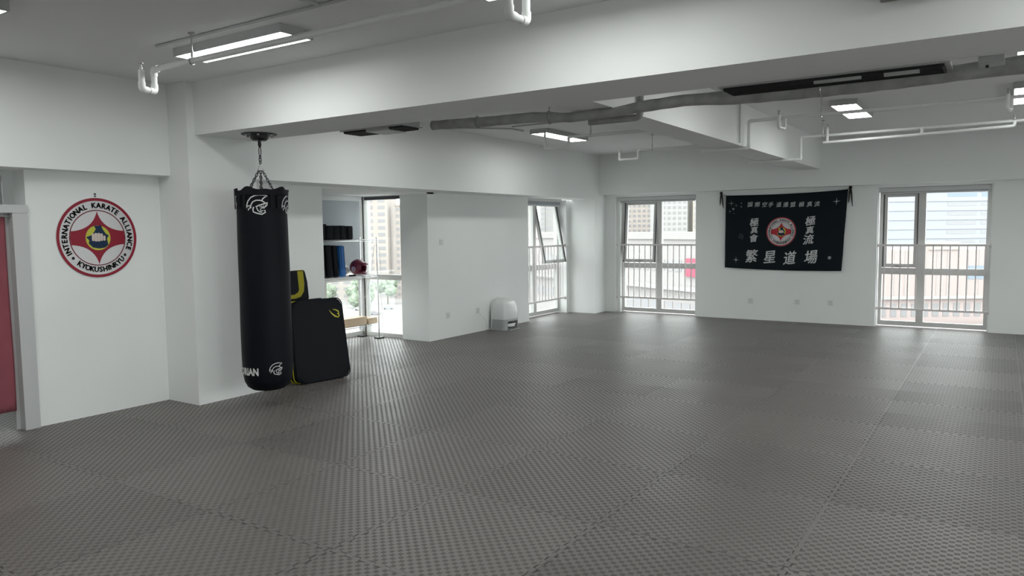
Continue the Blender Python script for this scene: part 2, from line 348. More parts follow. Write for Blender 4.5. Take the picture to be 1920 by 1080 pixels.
# bay windows
def bay():
    w = bpy.data.objects.new('window_4', None); C.objects.link(w); w['kind'] = 'structure'
    y0, y1, x = 6.3, 8.30, -8.24
    f = B(); box(f, x-0.08, x, y0, y0+0.05, 0, 2.13); box(f, x-0.08, x, y0+0.05, y1, 0, 0.07); box(f, x-0.08, x, y0+0.05, y1, 2.08, 2.13)
    obj('window_frame', f, alu, w)
    obj('mullion', bx(x-0.08, x, 7.50, 7.58, 0.07, 2.08), alu, w)
    obj('transom', bx(x-0.08, x, y0+0.05, 7.50, 0.86, 0.95), alu, w); obj('transom', bx(x-0.08, x, 7.58, y1, 0.86, 0.95), alu, w)
    for a, b, c, d in ((y0+0.05, 7.50, 0.07, 0.86), (7.58, y1, 0.07, 0.86), (y0+0.05, 7.50, 0.95, 2.08), (7.58, y1, 0.95, 2.08)): obj('pane', bx(x-0.045, x-0.035, a, b, c, d), glass, w)
    obj('corner_post', bx(x-0.08, x+0.045, y1, 8.40, 0, 2.13), alupost, w)
    obj('corner_gasket', bx(x+0.045, x+0.055, 8.325, 8.36, 0.02, 2.11), aludark, w)
    v = bpy.data.objects.new('window_5', None); C.objects.link(v); v['kind'] = 'structure'
    xa, xb, yf = x+0.055, -7.40, 8.32
    f = B(); box(f, xa, xa+0.03, yf, yf+0.08, 0, 2.13); box(f, xb-0.04, xb, yf, yf+0.08, 0, 2.13); box(f, xa+0.03, xb-0.04, yf, yf+0.08, 0, 0.06); box(f, xa+0.03, xb-0.04, yf, yf+0.08, 2.08, 2.13)
    obj('window_frame', f, alu, v); obj('transom', bx(xa+0.03, xb-0.04, yf, yf+0.08, 0.87, 0.95), alu, v)
    obj('head_gasket', bx(xa+0.03, xb-0.04, yf-0.01, yf, 2.075, 2.12), aludark, v)
    for c, d in ((0.06, 0.87), (0.95, 2.08)): obj('pane', bx(xa+0.03, xb-0.04, yf+0.035, yf+0.045, c, d), glass, v)
bay()
w8 = window_x('window_8', 1.35, 2.85, 1.95, 13.14, 0.02, 2.15, 0.88, 0)  # unseen window, added to bring more daylight into the room
for i, (a, c) in enumerate(((-2.4, 0.6), (1.4, 4.2), (5.0, 7.6), (8.4, 11.4))):  # unseen right wall windows, added as extra daylight sources
    w = bpy.data.objects.new('window_%d' % (9+i), None); C.objects.link(w); w['kind'] = 'structure'
    obj('window_frame', boxes([(4.68, 4.74, a, a+0.05, 0.5, 2.25), (4.68, 4.74, c-0.05, c, 0.5, 2.25), (4.68, 4.74, a+0.05, c-0.05, 0.5, 0.56), (4.68, 4.74, a+0.05, c-0.05, 2.19, 2.25), (4.68, 4.74, (a+c)/2-0.03, (a+c)/2+0.03, 0.56, 2.19)]), alu, w)
    obj('pane', bx(4.705, 4.715, a+0.05, c-0.05, 0.56, 2.19), glass, w)
# inner room window
w6 = bpy.data.objects.new('window_6', None); C.objects.link(w6); w6['kind'] = 'structure'
f = boxes([(-9.1, -9.04, 1.9, 1.95, 0.9, 2.25), (-9.1, -9.04, 3.68, 3.73, 0.9, 2.25), (-9.1, -9.04, 1.95, 3.68, 0.9, 0.95), (-9.1, -9.04, 1.95, 3.68, 2.2, 2.25)])
obj('window_frame', f, alu, w6); obj('pane', bx(-9.075, -9.065, 1.95, 3.68, 0.95, 2.2), glass, w6)

# guard rails: a thing each
def guard_rail(name, label, L, n0, first, pitch, z0=0.29, z1=1.29):
    t = thing(name, label, 'railing', group=None)
    for z in (z0, z1):
        obj('rail', bx(0, L, -0.012, 0.012, z-0.016, z+0.016, bev=0.004), railm, t)
        for x, s in ((0, -1), (L, 1)): obj('flange', cyl(B(), (x+s*0.006, 0, z), (x-s*0.02, 0, z), 0.034, 20, 0.026), railm, t, smooth=0.6)
    for i in range(n0):
        x = first+i*pitch
        obj('baluster', bx(x-0.008, x+0.008, -0.008, 0.008, z0+0.014, z1-0.014), railm, t)
    return t
g2 = guard_rail('guard_rail', 'white metal guard rail across the window left of the black banner', 1.575, 13, 0.13, 0.112); g2.location = (-6.178, 13.07, 0)
g3 = guard_rail('guard_rail', 'white metal guard rail across the window right of the black banner', 1.52, 13, 0.105, 0.112); g3.location = (-1.653, 13.07, 0)
g1 = guard_rail('guard_rail', 'white metal guard rail across the window beside the white robot dock', 1.475, 13, 0.10, 0.108); g1.location = (-6.99, 10.983, 0); g1.rotation_euler = (0, 0, PI/2)

# roller blinds
def roller(name, label, L, z, drop, cord=None):
    t = thing(name, label, 'blind')
    obj('headbox', bx(0, L, -0.035, 0.035, z-0.07, z, bev=0.006), mat('blind_box', (0.55, 0.56, 0.56), 0.5, bump=0.02), t)
    obj('blind_cloth', bx(0.02, L-0.02, 0.0, 0.004, z-0.07-drop, z-0.07), blindm, t)
    obj('bottom_bar', bx(0.02, L-0.02, -0.008, 0.012, z-0.095-drop, z-0.07-drop, bev=0.004), mat('blind_box', (0, 0, 0)), t)
    if cord: obj('pull_cord', tube(B(), [(cord, -0.05, z-0.05), (cord, -0.05, z-0.9), (cord+0.012, -0.05, z-0.93), (cord+0.024, -0.05, z-0.9), (cord+0.024, -0.05, z-0.05)], 0.003, 6, 0.01), pvc, t)
    return t
r = roller('roller_blind', 'rolled up grey roller blind over the window left of the black banner', 1.52, 2.188, 0.01, None); r.location = (-6.14, 13.065, 0)
r = roller('roller_blind', 'rolled up grey roller blind over the window right of the black banner', 1.50, 2.188, 0.005, 1.46); r.location = (-1.645, 13.085, 0)
r = roller('roller_blind', 'rolled up grey roller blind over the window beside the robot dock', 1.45, 2.178, 0.06, None); r.location = (-7.06, 10.99, 0); r.rotation_euler = (0, 0, PI/2)
r = roller('roller_blind', 'lowered dark grey roller blind behind the chrome shelf rack', 1.93, 2.128, 1.05, 1.88); r.location = (-8.195, 6.33, 0); r.rotation_euler = (0, 0, PI/2)

# door opening with curtain
d1 = bpy.data.objects.new('door_1', None); C.objects.link(d1); d1['kind'] = 'structure'
jm = mat('door_frame_paint', (0.52, 0.53, 0.53), 0.45, bump=0.02)
obj('door_jamb', bx(-6.86, -6.685, 2.83, 2.945, 0, 1.79), jm, d1)
obj('door_jamb', bx(-6.86, -6.685, 1.85, 1.95, 0, 1.79), jm, d1)
obj('door_head', bx(-6.87, -6.68, 1.85, 2.945, 1.79, 1.855), jm, d1)
obj('door_stop', bx(-6.80, -6.77, 2.80, 2.83, 0, 1.79), jm, d1)
def curtain():
    bm = B(); nu, nv = 50, 24; y0, y1, z0, z1 = 1.97, 2.795, 0.165, 1.755; V = []
    for i in range(nu+1):
        row = []
        for j in range(nv+1):
            u, v = i/nu, j/nv; k = 1-v*0.7
            row.append(bm.verts.new((-6.735+0.008*math.sin(u*17+0.5*math.sin(v*3))*k+0.004*math.sin(u*41)*k, y0+(y1-y0)*u+0.006*(1-v)*math.sin(v*6), z0+(z1-z0)*v+0.004*math.sin(u*9)*(1-v))))
        V.append(row)
    for i in range(nu):
        for j in range(nv): bm.faces.new((V[i][j], V[i+1][j], V[i+1][j+1], V[i][j+1]))
    bmesh.ops.solidify(bm, geom=bm.faces[:], thickness=0.003); return bm
ct = thing('door_curtain', 'dusty pink fabric curtain hanging in the white framed doorway', 'curtain', (0, 0, 0))
pk = mat('pink_cloth', (0.40, 0.135, 0.165), 0.85, bump=0.2, bscale=180, var=0.05)
obj('cloth', curtain(), pk, ct, smooth=True)
obj('curtain_rod', cyl(B(), (-6.735, 1.955, 1.765), (-6.735, 2.825, 1.765), 0.009), steel, ct, smooth=0.6)
obj('printed_patch', poly(B(), [(0, 0)] if 0 else arc(0.075, 0, 340, 17)), mat('orange_print', (0.72, 0.27, 0.13), 0.8, bump=0.1), ct)
pp = ct.children[-1] if ct.children[-1].name.startswith('printed') else [c for c in ct.children if c.name.startswith('printed')][0]
pp.matrix_local = Matrix(((0, 0, 1, -6.722), (1, 0, 0, 2.56), (0, 1, 0, 1.165), (0, 0, 0, 1)))
pp['label'] = 'orange printed shape'

# ------------------------------------------------------------------ wall emblem (also printed on the banner)
RED = (0.27, 0.010, 0.028)
def emblem_layers():
    """list of (name, colour key, bmesh in unit disc)"""
    L = []
    def ring(r0, r1, n=96):
        bm = B(); a = [bm.verts.new((r0*math.cos(2*PI*k/n), r0*math.sin(2*PI*k/n), 0)) for k in range(n)]; b = [bm.verts.new((r1*math.cos(2*PI*k/n), r1*math.sin(2*PI*k/n), 0)) for k in range(n)]
        for k in range(n): bm.faces.new((a[k], a[(k+1) % n], b[(k+1) % n], b[k]))
        return bm
    L.append(('outer_ring', 'red', ring(0.925, 0.995))); L.append(('inner_ring', 'darkred', ring(0.675, 0.70)))
    # four-pointed star: sharp top and bottom, broad sides
    pts = []
    def q(p0, p1, p2, n=10): return [((1-t)**2*p0[0]+2*t*(1-t)*p1[0]+t*t*p2[0], (1-t)**2*p0[1]+2*t*(1-t)*p1[1]+t*t*p2[1]) for t in [k/n for k in range(n)]]
    s = 0.665
    ex, ey = 0.655, 0.17
    pts += q((0, s), (0.12, 0.20), (ex, ey)); pts += [(ex, ey), (s+0.012, 0.0), (ex, -ey)]; pts += q((ex, -ey), (0.12, -0.20), (0, -s))[1:]
    pts += q((0, -s), (-0.12, -0.20), (-ex, -ey)); pts += [(-ex, -ey), (-s-0.012, 0.0), (-ex, ey)]; pts += q((-ex, ey), (-0.12, 0.20), (0, s))[1:]
    L.append(('star', 'red', poly(B(), pts)))
    L.append(('disc', 'yellow', poly(B(), arc(0.31, 0, 352, 44)), ))
    navy = [(-0.09, 0.30), (0.09, 0.31), (0.12, 0.22), (0.20, 0.10), (0.27, 0.06), (0.22, -0.03), (0.25, -0.18), (0.16, -0.25), (0.02, -0.27), (-0.14, -0.24), (-0.24, -0.14), (-0.22, -0.06), (-0.30, 0.02), (-0.18, 0.06), (-0.10, 0.14), (-0.05, 0.22)]
    L.append(('splash', 'navy', poly(B(), navy)))
    bm = B()
    for i, (x, w, h) in enumerate(((-0.125, 0.065, 0.19), (-0.055, 0.07, 0.215), (0.018, 0.07, 0.215), (0.088, 0.062, 0.19))):
        merge(bm, poly(B(), [(x+u, 0.015+v) for u, v in rrect(w, h, 0.028)]))
    merge(bm, poly(B(), [(0.155+u, -0.01+v) for u, v in rrect(0.055, 0.13, 0.026)]))
    L.append(('fist', 'skin', bm))
    # lettering round the ring
    bm = B()
    def put(ch, ang, r, flip):
        t = heavy(text_bm(ch, 0.185, 0.0, sx=0.92), 0.0085)
        th = ang-90 if not flip else ang+90
        merge(bm, t, Matrix.Translation((r*math.cos(math.radians(ang)), r*math.sin(math.radians(ang)), 0)) @ Matrix.Rotation(math.radians(th), 4, 'Z'))
    top = 'INTERNATIONAL KARATE ALLIANCE'
    wd = {'I': 0.62, ' ': 0.85, 'M': 1.2, 'L': 0.9, 'E': 0.9, 'T': 0.92}
    tot = sum(wd.get(c, 1) for c in top); a = 212; span = 236
    for c in top:
        w = wd.get(c, 1)/tot*span; 
        if c != ' ': put(c, a-w/2, 0.805, False)
        a -= w
    bot = 'KYOKUSHINRYU'; tot = sum(wd.get(c, 1) for c in bot); a = 229; span = 91
    for c in bot:
        w = wd.get(c, 1)/tot*span; put(c, a+w/2, 0.80, True); a += w
    for ang in (218, 326): merge(bm, poly(B(), arc(0.036, 0, 340, 16, 0.80*math.cos(math.radians(ang)), 0.80*math.sin(math.radians(ang)))))
    L.append(('lettering', 'black', bm)); return L
EM = {'red': mat('emblem_red', RED, 0.4, bump=0.01, spec=0.25), 'darkred': mat('emblem_dark_red', (0.15, 0.008, 0.02), 0.4, bump=0.01, spec=0.25), 'yellow': mat('emblem_yellow', (0.50, 0.50, 0.02), 0.35, bump=0.01),
      'navy': mat('emblem_navy', (0.012, 0.03, 0.07), 0.5, bump=0.01, spec=0.2), 'skin': mat('emblem_cream', (0.62, 0.52, 0.47), 0.35, bump=0.01), 'black': mat('emblem_black', (0.01, 0.01, 0.01), 0.5, bump=0.01, spec=0.2), 'white': mat('emblem_white', (0.60, 0.59, 0.60), 0.25, bump=0.01)}
em = thing('wall_emblem', 'round red and white karate alliance emblem with a fist on the left wall', 'sign', (-6.709, 3.512, 1.577))
R_ = 0.352
bm = lathe(B(), [(R_*1.0, 0), (R_*1.0, 0.005), (R_*0.99, 0.008), (0, 0.008)], 96)
o = obj('backing_disc', bm, EM['white'], em, smooth=0.5)
TOX = Matrix(((0, 0, 1, 0), (1, 0, 0, 0), (0, 1, 0, 0), (0, 0, 0, 1)))
bmesh_disc = o.data; bmesh_disc.transform(TOX)
for i, (nm, k, bm) in enumerate(emblem_layers()):
    d = 0.0084+0.0004*i
    obj(nm, wrap(bm, lambda u, v, w: (d, u*R_, v*R_)), EM[k], em)
hk = obj('wall_hook', boxes([(-6.71, -6.70, 3.500, 3.514, 1.955, 1.969), (-6.71, -6.70, 3.500, 3.514, 1.938, 1.948)]), blackm); tag(hk, 'tiny black hook on the wall just above the round emblem', 'hook')

# ------------------------------------------------------------------ banner
def banner():
    t = thing('banner', 'black dojo banner with white brush writing and round red emblem on the back wall', 'banner', (0, 0, 0))
    TL, TR, BL, BR = Vector((-4.045, 2.150)), Vector((-2.085, 2.185)), Vector((-4.055, 0.900)), Vector((-2.155, 0.875))
    def f(u, v, d=0.0):
        p = (TL*(1-u)+TR*u)*v + (BL*(1-u)+BR*u)*(1-v)
        sag = -0.028*4*u*(1-u)*v*(0.6+0.4*u) - 0.02*math.sin(u*PI)*(1-v)
        y = 12.962 - 0.012*math.sin(u*9+v*2.2) - 0.009*math.sin((u-v)*14)*(0.3+0.7*u) - 0.008*math.sin(u*23-v*5)*(u**2) - d
        return (p.x, y, p.y+sag)
    bm = B(); nu, nv = 90, 50; V = [[bm.verts.new(f(i/nu, j/nv, 0)) for j in range(nv+1)] for i in range(nu+1)]
    for i in range(nu):
        for j in range(nv): bm.faces.new((V[i][j], V[i+1][j], V[i+1][j+1], V[i][j+1]))
    obj('cloth', bm, mat('black_satin', (0.004, 0.009, 0.013), 0.6, bump=0.1, bscale=300, spec=0.15), t, smooth=True).modifiers.new('thick', 'SOLIDIFY').thickness = 0.002
    ink = mat('banner_grey_ink', (0.58, 0.60, 0.60), 0.6, bump=0.02); faint = mat('banner_faint_ink', (0.27, 0.29, 0.29), 0.6, bump=0.02)
    W_, H_ = 1.93, 1.27
    def uv(X, Y):
        tp = 98-0.037*(X-170); bt = 985+0.021*(X-155); v = (bt-Y)/(bt-tp); xl = 170-15*(1-v); xr = 1600-30*(1-v); return (X-xl)/(xr-xl), v
    def place(bm, X, Y, name, m, par=t, d=0.004):
        u0, v0 = uv(X, Y)
        g = list(bm.verts)+list(bm.edges)+list(bm.faces)
        wrap(bm, lambda a, b, w: f(u0+a/W_, v0+b/H_, d), 0.03)
        return obj(name, bm, m, par)
    def ch(c, X, Y, size, bold, m=ink, sx=1, rot=0):
        b = heavy(text_bm(c, size, 0.0, sx=sx), bold)
        # skew a little like brush writing
        for vv in b.verts: vv.co.y += 0.12*vv.co.x; vv.co.x += 0.08*vv.co.y
        return place(b, X, Y, 'lettering', m)
    for c, X in zip('国際空手道連盟極真流', (472, 560, 648, 724, 822, 906, 990, 1090, 1180, 1265)): ch(c, X, 205, 0.088, 0.0012)
    for c, X, Y in zip('繁星道場', (500, 725, 965, 1218), (845, 850, 862, 852)): ch(c, X, Y, 0.235, 0.0045, sx=0.88)
    for c, X, Y, s in (('極', 528, 425, 0.15), ('真', 528, 520, 0.125), ('會', 520, 620, 0.14)): ch(c, X, Y, s, 0.0035)
    for c, X, Y, s in (('極', 1200, 410, 0.16), ('真', 1195, 520, 0.13), ('流', 1180, 635, 0.17)): ch(c, X, Y, s, 0.0035)
    def spark(s, th=0.12):
        p = []
        for k in range(8): r = s if k % 2 == 0 else s*th; a = PI/4*k; p.append((r*math.cos(a), r*math.sin(a)))
        return poly(B(), p)
    k = 1.93/1420
    for X, Y, s, m in ((240, 192, 44, faint), (300, 218, 26, faint), (222, 292, 26, faint), (1480, 180, 44, ink), (303, 885, 42, ink)): place(spark(s*k), X, Y, 'star', m)
    for X, Y, r, m in ((265, 260, 14, faint), (365, 187, 7, faint), (365, 230, 8, faint), (275, 315, 5, faint), (1430, 852, 20, faint)): place(poly(B(), arc(r*k, 0, 330, 11)), X, Y, 'dot', m)
    place(stroke(B(), arc(34*k, -60, 100, 14), 0.004), 355, 600, 'faint_ring', faint); place(stroke(B(), arc(16*k, 0, 350, 14), 0.003), 352, 600, 'faint_ring', faint)
    # round emblem printed in the middle
    e = bpy.data.objects.new('printed_emblem', None); C.objects.link(e); e.parent = t
    RR = 178*k; u0, v0 = uv(855, 530)
    place(poly(B(), arc(RR, 0, 356, 89)), 855, 530, 'emblem_ground', EM['white'], e, 0.0045)
    EMB = dict(EM); EMB['red'] = mat('banner_red', (0.45, 0.015, 0.03), 0.5, bump=0.01); EMB['darkred'] = EM['black']
    for i, (nm, key, b) in enumerate(emblem_layers()):
        bmesh.ops.scale(b, vec=(RR, RR, 1), verts=b.verts)
        place(b, 855, 530, nm, EMB[key], e, 0.005+0.0004*i)
    # tie ribbons
    rb = mat('black_ribbon', (0.008, 0.008, 0.009), 0.7, bump=0.1)
    for x, z, l in ((-4.13, 2.19, 0.26), (-2.05, 2.21, 0.30)):
        b = B(); bmesh.ops.create_icosphere(b, subdivisions=2, radius=0.026, matrix=Matrix.Translation((x, 12.96, z)) @ Matrix.Diagonal((1, 0.7, 1.3, 1)))
        for dx, ll in ((-0.012, l*0.8), (0.016, l)):
            P = [(x+dx*0.3, 12.955, z), (x+dx, 12.965, z-ll*0.3), (x+dx*1.6, 12.97, z-ll*0.7), (x+dx*2.1, 12.975, z-ll)]
            tube(b, P, [0.012, 0.014, 0.011, 0.005], 6)
        obj('tie_ribbon', b, rb, t, smooth=True)
    b = tube(B(), [(-4.13, 12.965, 2.19), (-4.09, 12.968, 2.165), (-4.045, 12.96, 2.15)], 0.004, 6); obj('tie_cord', b, rb, t)
    b = tube(B(), [(-2.05, 12.965, 2.21), (-2.07, 12.968, 2.20), (-2.085, 12.96, 2.185)], 0.004, 6); obj('tie_cord', b, rb, t)
banner()

# ------------------------------------------------------------------ sockets and switch
def outlet(label, loc, rot, slots=True, cat='socket', nm='wall_socket'):
    t = thing(nm, label, cat, loc, rot)
    obj('cover_plate', bx(-0.043, 0.043, -0.009, 0, -0.043, 0.043, bev=0.004), plate, t)
    if slots:
        b = B()
        for x, z in ((-0.012, 0.02), (0.012, 0.02), (0, 0.002), (-0.012, -0.016), (0.012, -0.016)): box(b, x-0.002, x+0.002, -0.0098, -0.008, z-0.005, z+0.005)
        obj('pin_slots', b, slotm, t)
    else: obj('rocker', bx(-0.028, 0.028, -0.013, -0.008, -0.032, 0.032, bev=0.002), plate, t)
    return t
outlet('white wall socket below the banner, leftmost of the three', (-3.614, 13.0, 0.325), 0)
outlet('white wall socket below the banner, middle of the three', (-2.84, 13.0, 0.340), 0)
outlet('white wall socket below the banner, rightmost of the three', (-2.319, 13.0, 0.345), 0)
outlet('white wall socket low on the left wall pier, nearer the bay window', (-6.88, 8.702, 0.341), PI/2)
outlet('white wall socket low on the left wall pier, right behind the robot dock', (-6.88, 9.461, 0.339), PI/2)
outlet('white light switch halfway up the left wall pier', (-6.88, 8.57, 1.434), PI/2, False, 'switch', 'light_switch')

# ------------------------------------------------------------------ panel lights
def panel_light(label, cx, cy, along='y', L=1.2, w=0.28, z=2.92):
    t = thing('panel_light', label, 'ceiling light', (cx, cy, CZ), 0 if along == 'x' else PI/2)
    h = z-CZ
    b = bx(-L/2, L/2, -w/2, w/2, h+0.004, -0.001); obj('housing', b, housing, t)
    bmq = B(); vs = [bmq.verts.new(p) for p in ((-L/2+0.012, -w/2+0.012, h+0.003), (-L/2+0.012, w/2-0.012, h+0.003), (L/2-0.012, w/2-0.012, h+0.003), (L/2-0.012, -w/2+0.012, h+0.003))]; bmq.faces.new(vs)
    me = bpy.data.meshes.new('diffuser'); bmq.to_mesh(me); bmq.free(); me.materials.append(lit); o = bpy.data.objects.new('diffuser', me); C.objects.link(o); o.parent = t
    b = B(); 
    box(b, -L/2, L/2, -w/2, -w/2+0.012, h, h+0.004); box(b, -L/2, L/2, w/2-0.012, w/2, h, h+0.004); box(b, -L/2, -L/2+0.012, -w/2+0.012, w/2-0.012, h, h+0.004); box(b, L/2-0.012, L/2, -w/2+0.012, w/2-0.012, h, h+0.004)
    obj('bezel', b, housing, t)
panel_light('long lit ceiling panel in front of the big beam, behind the near white pipe', -4.60, 3.49, 'x')
panel_light('lit ceiling panel at the top edge beside the hanging pipe loop', -1.93, 3.49, 'x')
panel_light('lit ceiling panel cut off by the top left corner', -5.52, 2.0, 'x')
panel_light('lit ceiling panel in the far left bay, nearest the corner column', -5.38, 9.48, 'y')
panel_light('lit ceiling panel in the far bay just right of the cross beam', -1.50, 9.50, 'y')
panel_light('lit ceiling panel in the far bay at the right edge, behind the sprinkler drop', 0.18, 9.48, 'y')
panel_light('lit ceiling panel at the right edge close behind the big beam', 0.18, 6.56, 'y')
panel_light('ceiling panel hidden behind the big beam, left bay', -5.38, 6.38, 'y')
panel_light('ceiling panel hidden behind the big beam, right of the cross beam', -1.50, 6.45, 'y')
panel_light('ceiling panel light in the near bay out to the right', 0.8, 3.49, 'x')  # out of view, added to brighten the near bay
for k, (x, y) in enumerate(((-4.6, 0.6), (-1.93, 0.6), (0.8, 0.6), (3.2, 2.5), (-4.6, -1.8), (0.8, -1.8))):  # lamps out of view, added to raise the room's brightness
    panel_light('ceiling panel light behind the viewer, ' + ('left row', 'middle row', 'right row', 'by the right wall', 'back left', 'back right')[k], x, y, 'x')
for k, (x, y) in enumerate(((3.0, 6.6), (3.0, 9.5), (-4.4, 6.3))[:2]): panel_light('ceiling panel light far to the right, ' + ('near row', 'far row')[k], x, y, 'y')  # unseen lamps added for more light in the far bay

# ------------------------------------------------------------------ pipes
def collar(bm, p, d, r, l=0.03):
    p = Vector(p); d = Vector(d).normalized(); cyl(bm, p-d*l/2, p+d*l/2, r*1.22, 14)
def hanger(par, x, y, zp, r):
    b = B(); cyl(b, (x, y, zp+r), (x, y, CZ-0.001), 0.005, 8); cyl(b, (x, y, CZ-0.012), (x, y, CZ-0.001), 0.02, 12)
    tube(b, [(x, y+(r+0.004)*math.cos(a), zp+(r+0.004)*math.sin(a)) for a in [2*PI*k/16 for k in range(16)]], 0.004, 6, closed=True)
    cyl(b, (x, y, zp+r+0.004), (x, y, zp+r+0.05), 0.009, 8)
    obj('hanger', b, steel, par, smooth=0.6)
def sprinkler(par, x, y, z):
    b = B(); cyl(b, (x, y, z), (x, y, z+0.02), 0.012, 12); cyl(b, (x, y, z+0.02), (x, y, z+0.045), 0.005, 8); cyl(b, (x, y, z+0.045), (x, y, z+0.049), 0.017, 14)
    for s in (-1, 1): tube(b, [(x+s*0.009, y, z+0.02), (x+s*0.013, y, z+0.033), (x+s*0.004, y, z+0.045)], 0.002, 6)
    obj('sprinkler_head', b, steel, par, smooth=0.6)
def run(label, pts, r, name='water_pipe', m=pvc, bend=0.03, cat='pipe', collars=True):
    t = thing(name, label, cat); b = tube(B(), pts, r, 14, bend); obj('pipe_run', b, m, t, smooth=0.6)
    if collars and len(pts) > 2:
        for i in range(1, len(pts)-1):
            p = Vector(pts[i]); fb = B()
            a = (Vector(pts[i-1])-p); c = (Vector(pts[i+1])-p); la, lc = min(a.length*0.5, r*2.4), min(c.length*0.5, r*2.4); a.normalize(); c.normalize()
            tube(fb, [p+a*la, p, p+c*lc], r*1.2, 14, r*1.8); obj('elbow', fb, m, t, smooth=0.6)
    return t
# near sprinkler line
r = 0.021
p = run('white sprinkler pipe along the near ceiling with a U loop at its left end', [(-5.0, 3.0, 2.765), (-5.0, 3.0, 2.625), (-5.165, 3.17, 2.625) if 0 else (-5.17, 3.17, 2.625), (-5.17, 3.17, 2.79), (4.4, 3.17, 2.79)], r) if 0 else None
p = run('white sprinkler pipe along the near ceiling with a U loop at its left end', [(-5.14, 3.06, 2.765), (-5.14, 3.06, 2.632), (-5.165, 3.17, 2.632), (-5.165, 3.17, 2.79), (4.4, 3.17, 2.79)], r)
sprinkler(p, -5.14, 3.06, 2.765); hanger(p, -4.70, 3.17, 2.79, r); hanger(p, -0.5, 3.17, 2.79, r); hanger(p, 2.5, 3.17, 2.79, r)
p = run('white hanging pipe loop cut off by the top edge of the picture', [(-2.085, 3.17, 2.765), (-2.085, 3.17, 2.672), (-2.085, 3.33, 2.672), (-2.085, 3.33, 2.90)], r); sprinkler(p, -2.085, 3.33, 2.90)
# thin conduits on the ceiling
def conduit(label, pts): o = obj('cable_conduit', tube(B(), pts, 0.010, 8, 0.02), mat('conduit_grey', (0.50, 0.51, 0.51), 0.5, bump=0.02), smooth=0.6); return tag(o, label, 'conduit')
conduit('thin grey conduit on the near ceiling running past the lit panel', [(-5.2, 3.22, 2.968), (-3.48, 3.22, 2.968), (4.4, 3.22, 2.968)])
conduit('thin grey conduit branching off across the near ceiling', [(-3.48, 3.208, 2.967), (-3.48, -2.9, 2.967)])
conduit('thin grey conduit running along the far left ceiling to the panel light', [(-6.2, 8.0, 2.968), (-5.62, 8.55, 2.968), (-5.62, 8.87, 2.968)])
conduit('thin grey conduit on the far left ceiling, nearer the big beam', [(-5.5, 8.40, 2.968), (-2.84, 8.40, 2.968)])
conduit('thin grey conduit from the far left panel light to the cross beam', [(-5.22, 9.96, 2.968), (-2.84, 9.96, 2.968)])
conduit('grey conduit rising at the cross beam and running right under the far ceiling', [(-2.45, 8.31, 2.53), (-2.45, 8.31, 2.965), (4.4, 8.26, 2.965)])
# far lines
r = 0.018
p = run('white far sprinkler pipe crossing the lit panel, with a small U loop', [(-2.93, 8.52, 2.488), (-2.41, 8.52, 2.488), (-2.41, 8.52, 2.785), (4.4, 8.52, 2.80)], r)
for x in (-1.65, 1.4): hanger(p, x, 8.52, 2.785, r)
b = tube(B(), [(-2.05, 8.37, 2.80), (-2.05, 8.37, 2.665), (-2.02, 8.50, 2.665), (-2.02, 8.50, 2.775)], r, 12, 0.03); obj('drop_loop', b, pvc, p, smooth=0.6); sprinkler(p, -2.05, 8.37, 2.80)
b = tube(B(), [(0.0, 8.37, 2.80), (0.0, 8.37, 2.665), (0.03, 8.50, 2.665), (0.03, 8.50, 2.775)], r, 12, 0.03); obj('drop_loop', b, pvc, p, smooth=0.6); sprinkler(p, 0.0, 8.37, 2.80)
p = run('white sprinkler pipe under the cross beam near the back wall, upper of the pair', [(-2.93, 10.45, 2.488), (-2.40, 10.45, 2.488), (-2.27, 10.45, 2.488), (-2.27, 10.45, 2.778), (4.4, 10.45, 2.80)], r)
for x in (-2.0, 1.6): hanger(p, x, 10.45, 2.778, r)
p = run('white lower sprinkler pipe hung below the far line near the back wall', [(-1.985, 10.40, 2.682), (-1.0, 10.40, 2.70), (0.075, 10.40, 2.725), (0.075, 10.40, 2.775)], r, collars=False)
for x, z0, z1 in ((-1.935, 2.683, 2.86), (-0.86, 2.70, 2.78)): obj('riser', cyl(B(), (x, 10.40, z0), (x, 10.40, z1), r*0.95, 14), pvc, p, smooth=0.6)
sprinkler(p, -1.935, 10.40, 2.86); sprinkler(p, 0.075, 10.40, 2.80)
p = run('white pipe in the far left bay ending in a wide U loop', [(-4.895, 10.45, 2.752), (-4.895, 10.45, 2.642), (-4.59, 10.45, 2.642), (-4.59, 10.45, 2.765), (-2.86, 10.45, 2.765)], r); sprinkler(p, -4.895, 10.45, 2.752); hanger(p, -4.37, 10.45, 2.765, r)
p = run('white pipe with a U loop hanging below the far left panel light', [(-5.065, 8.52, 2.85), (-5.065, 8.52, 2.660), (-4.71, 8.52, 2.660), (-4.71, 8.52, 2.785), (-2.86, 8.52, 2.785)], r*0.9); sprinkler(p, -5.065, 8.52, 2.85); hanger(p, -4.39, 8.52, 2.785, r)
for i, y in enumerate((8.52, 10.45)):
    o = obj('pipe_end_cap', cyl(B(), (-2.955, y, 2.488), (-2.93, y, 2.488), 0.026, 16), pvc, smooth=0.6); tag(o, 'white cap on the pipe under the cross beam, ' + ('nearer one', 'farther one by the back wall')[i], 'pipe')
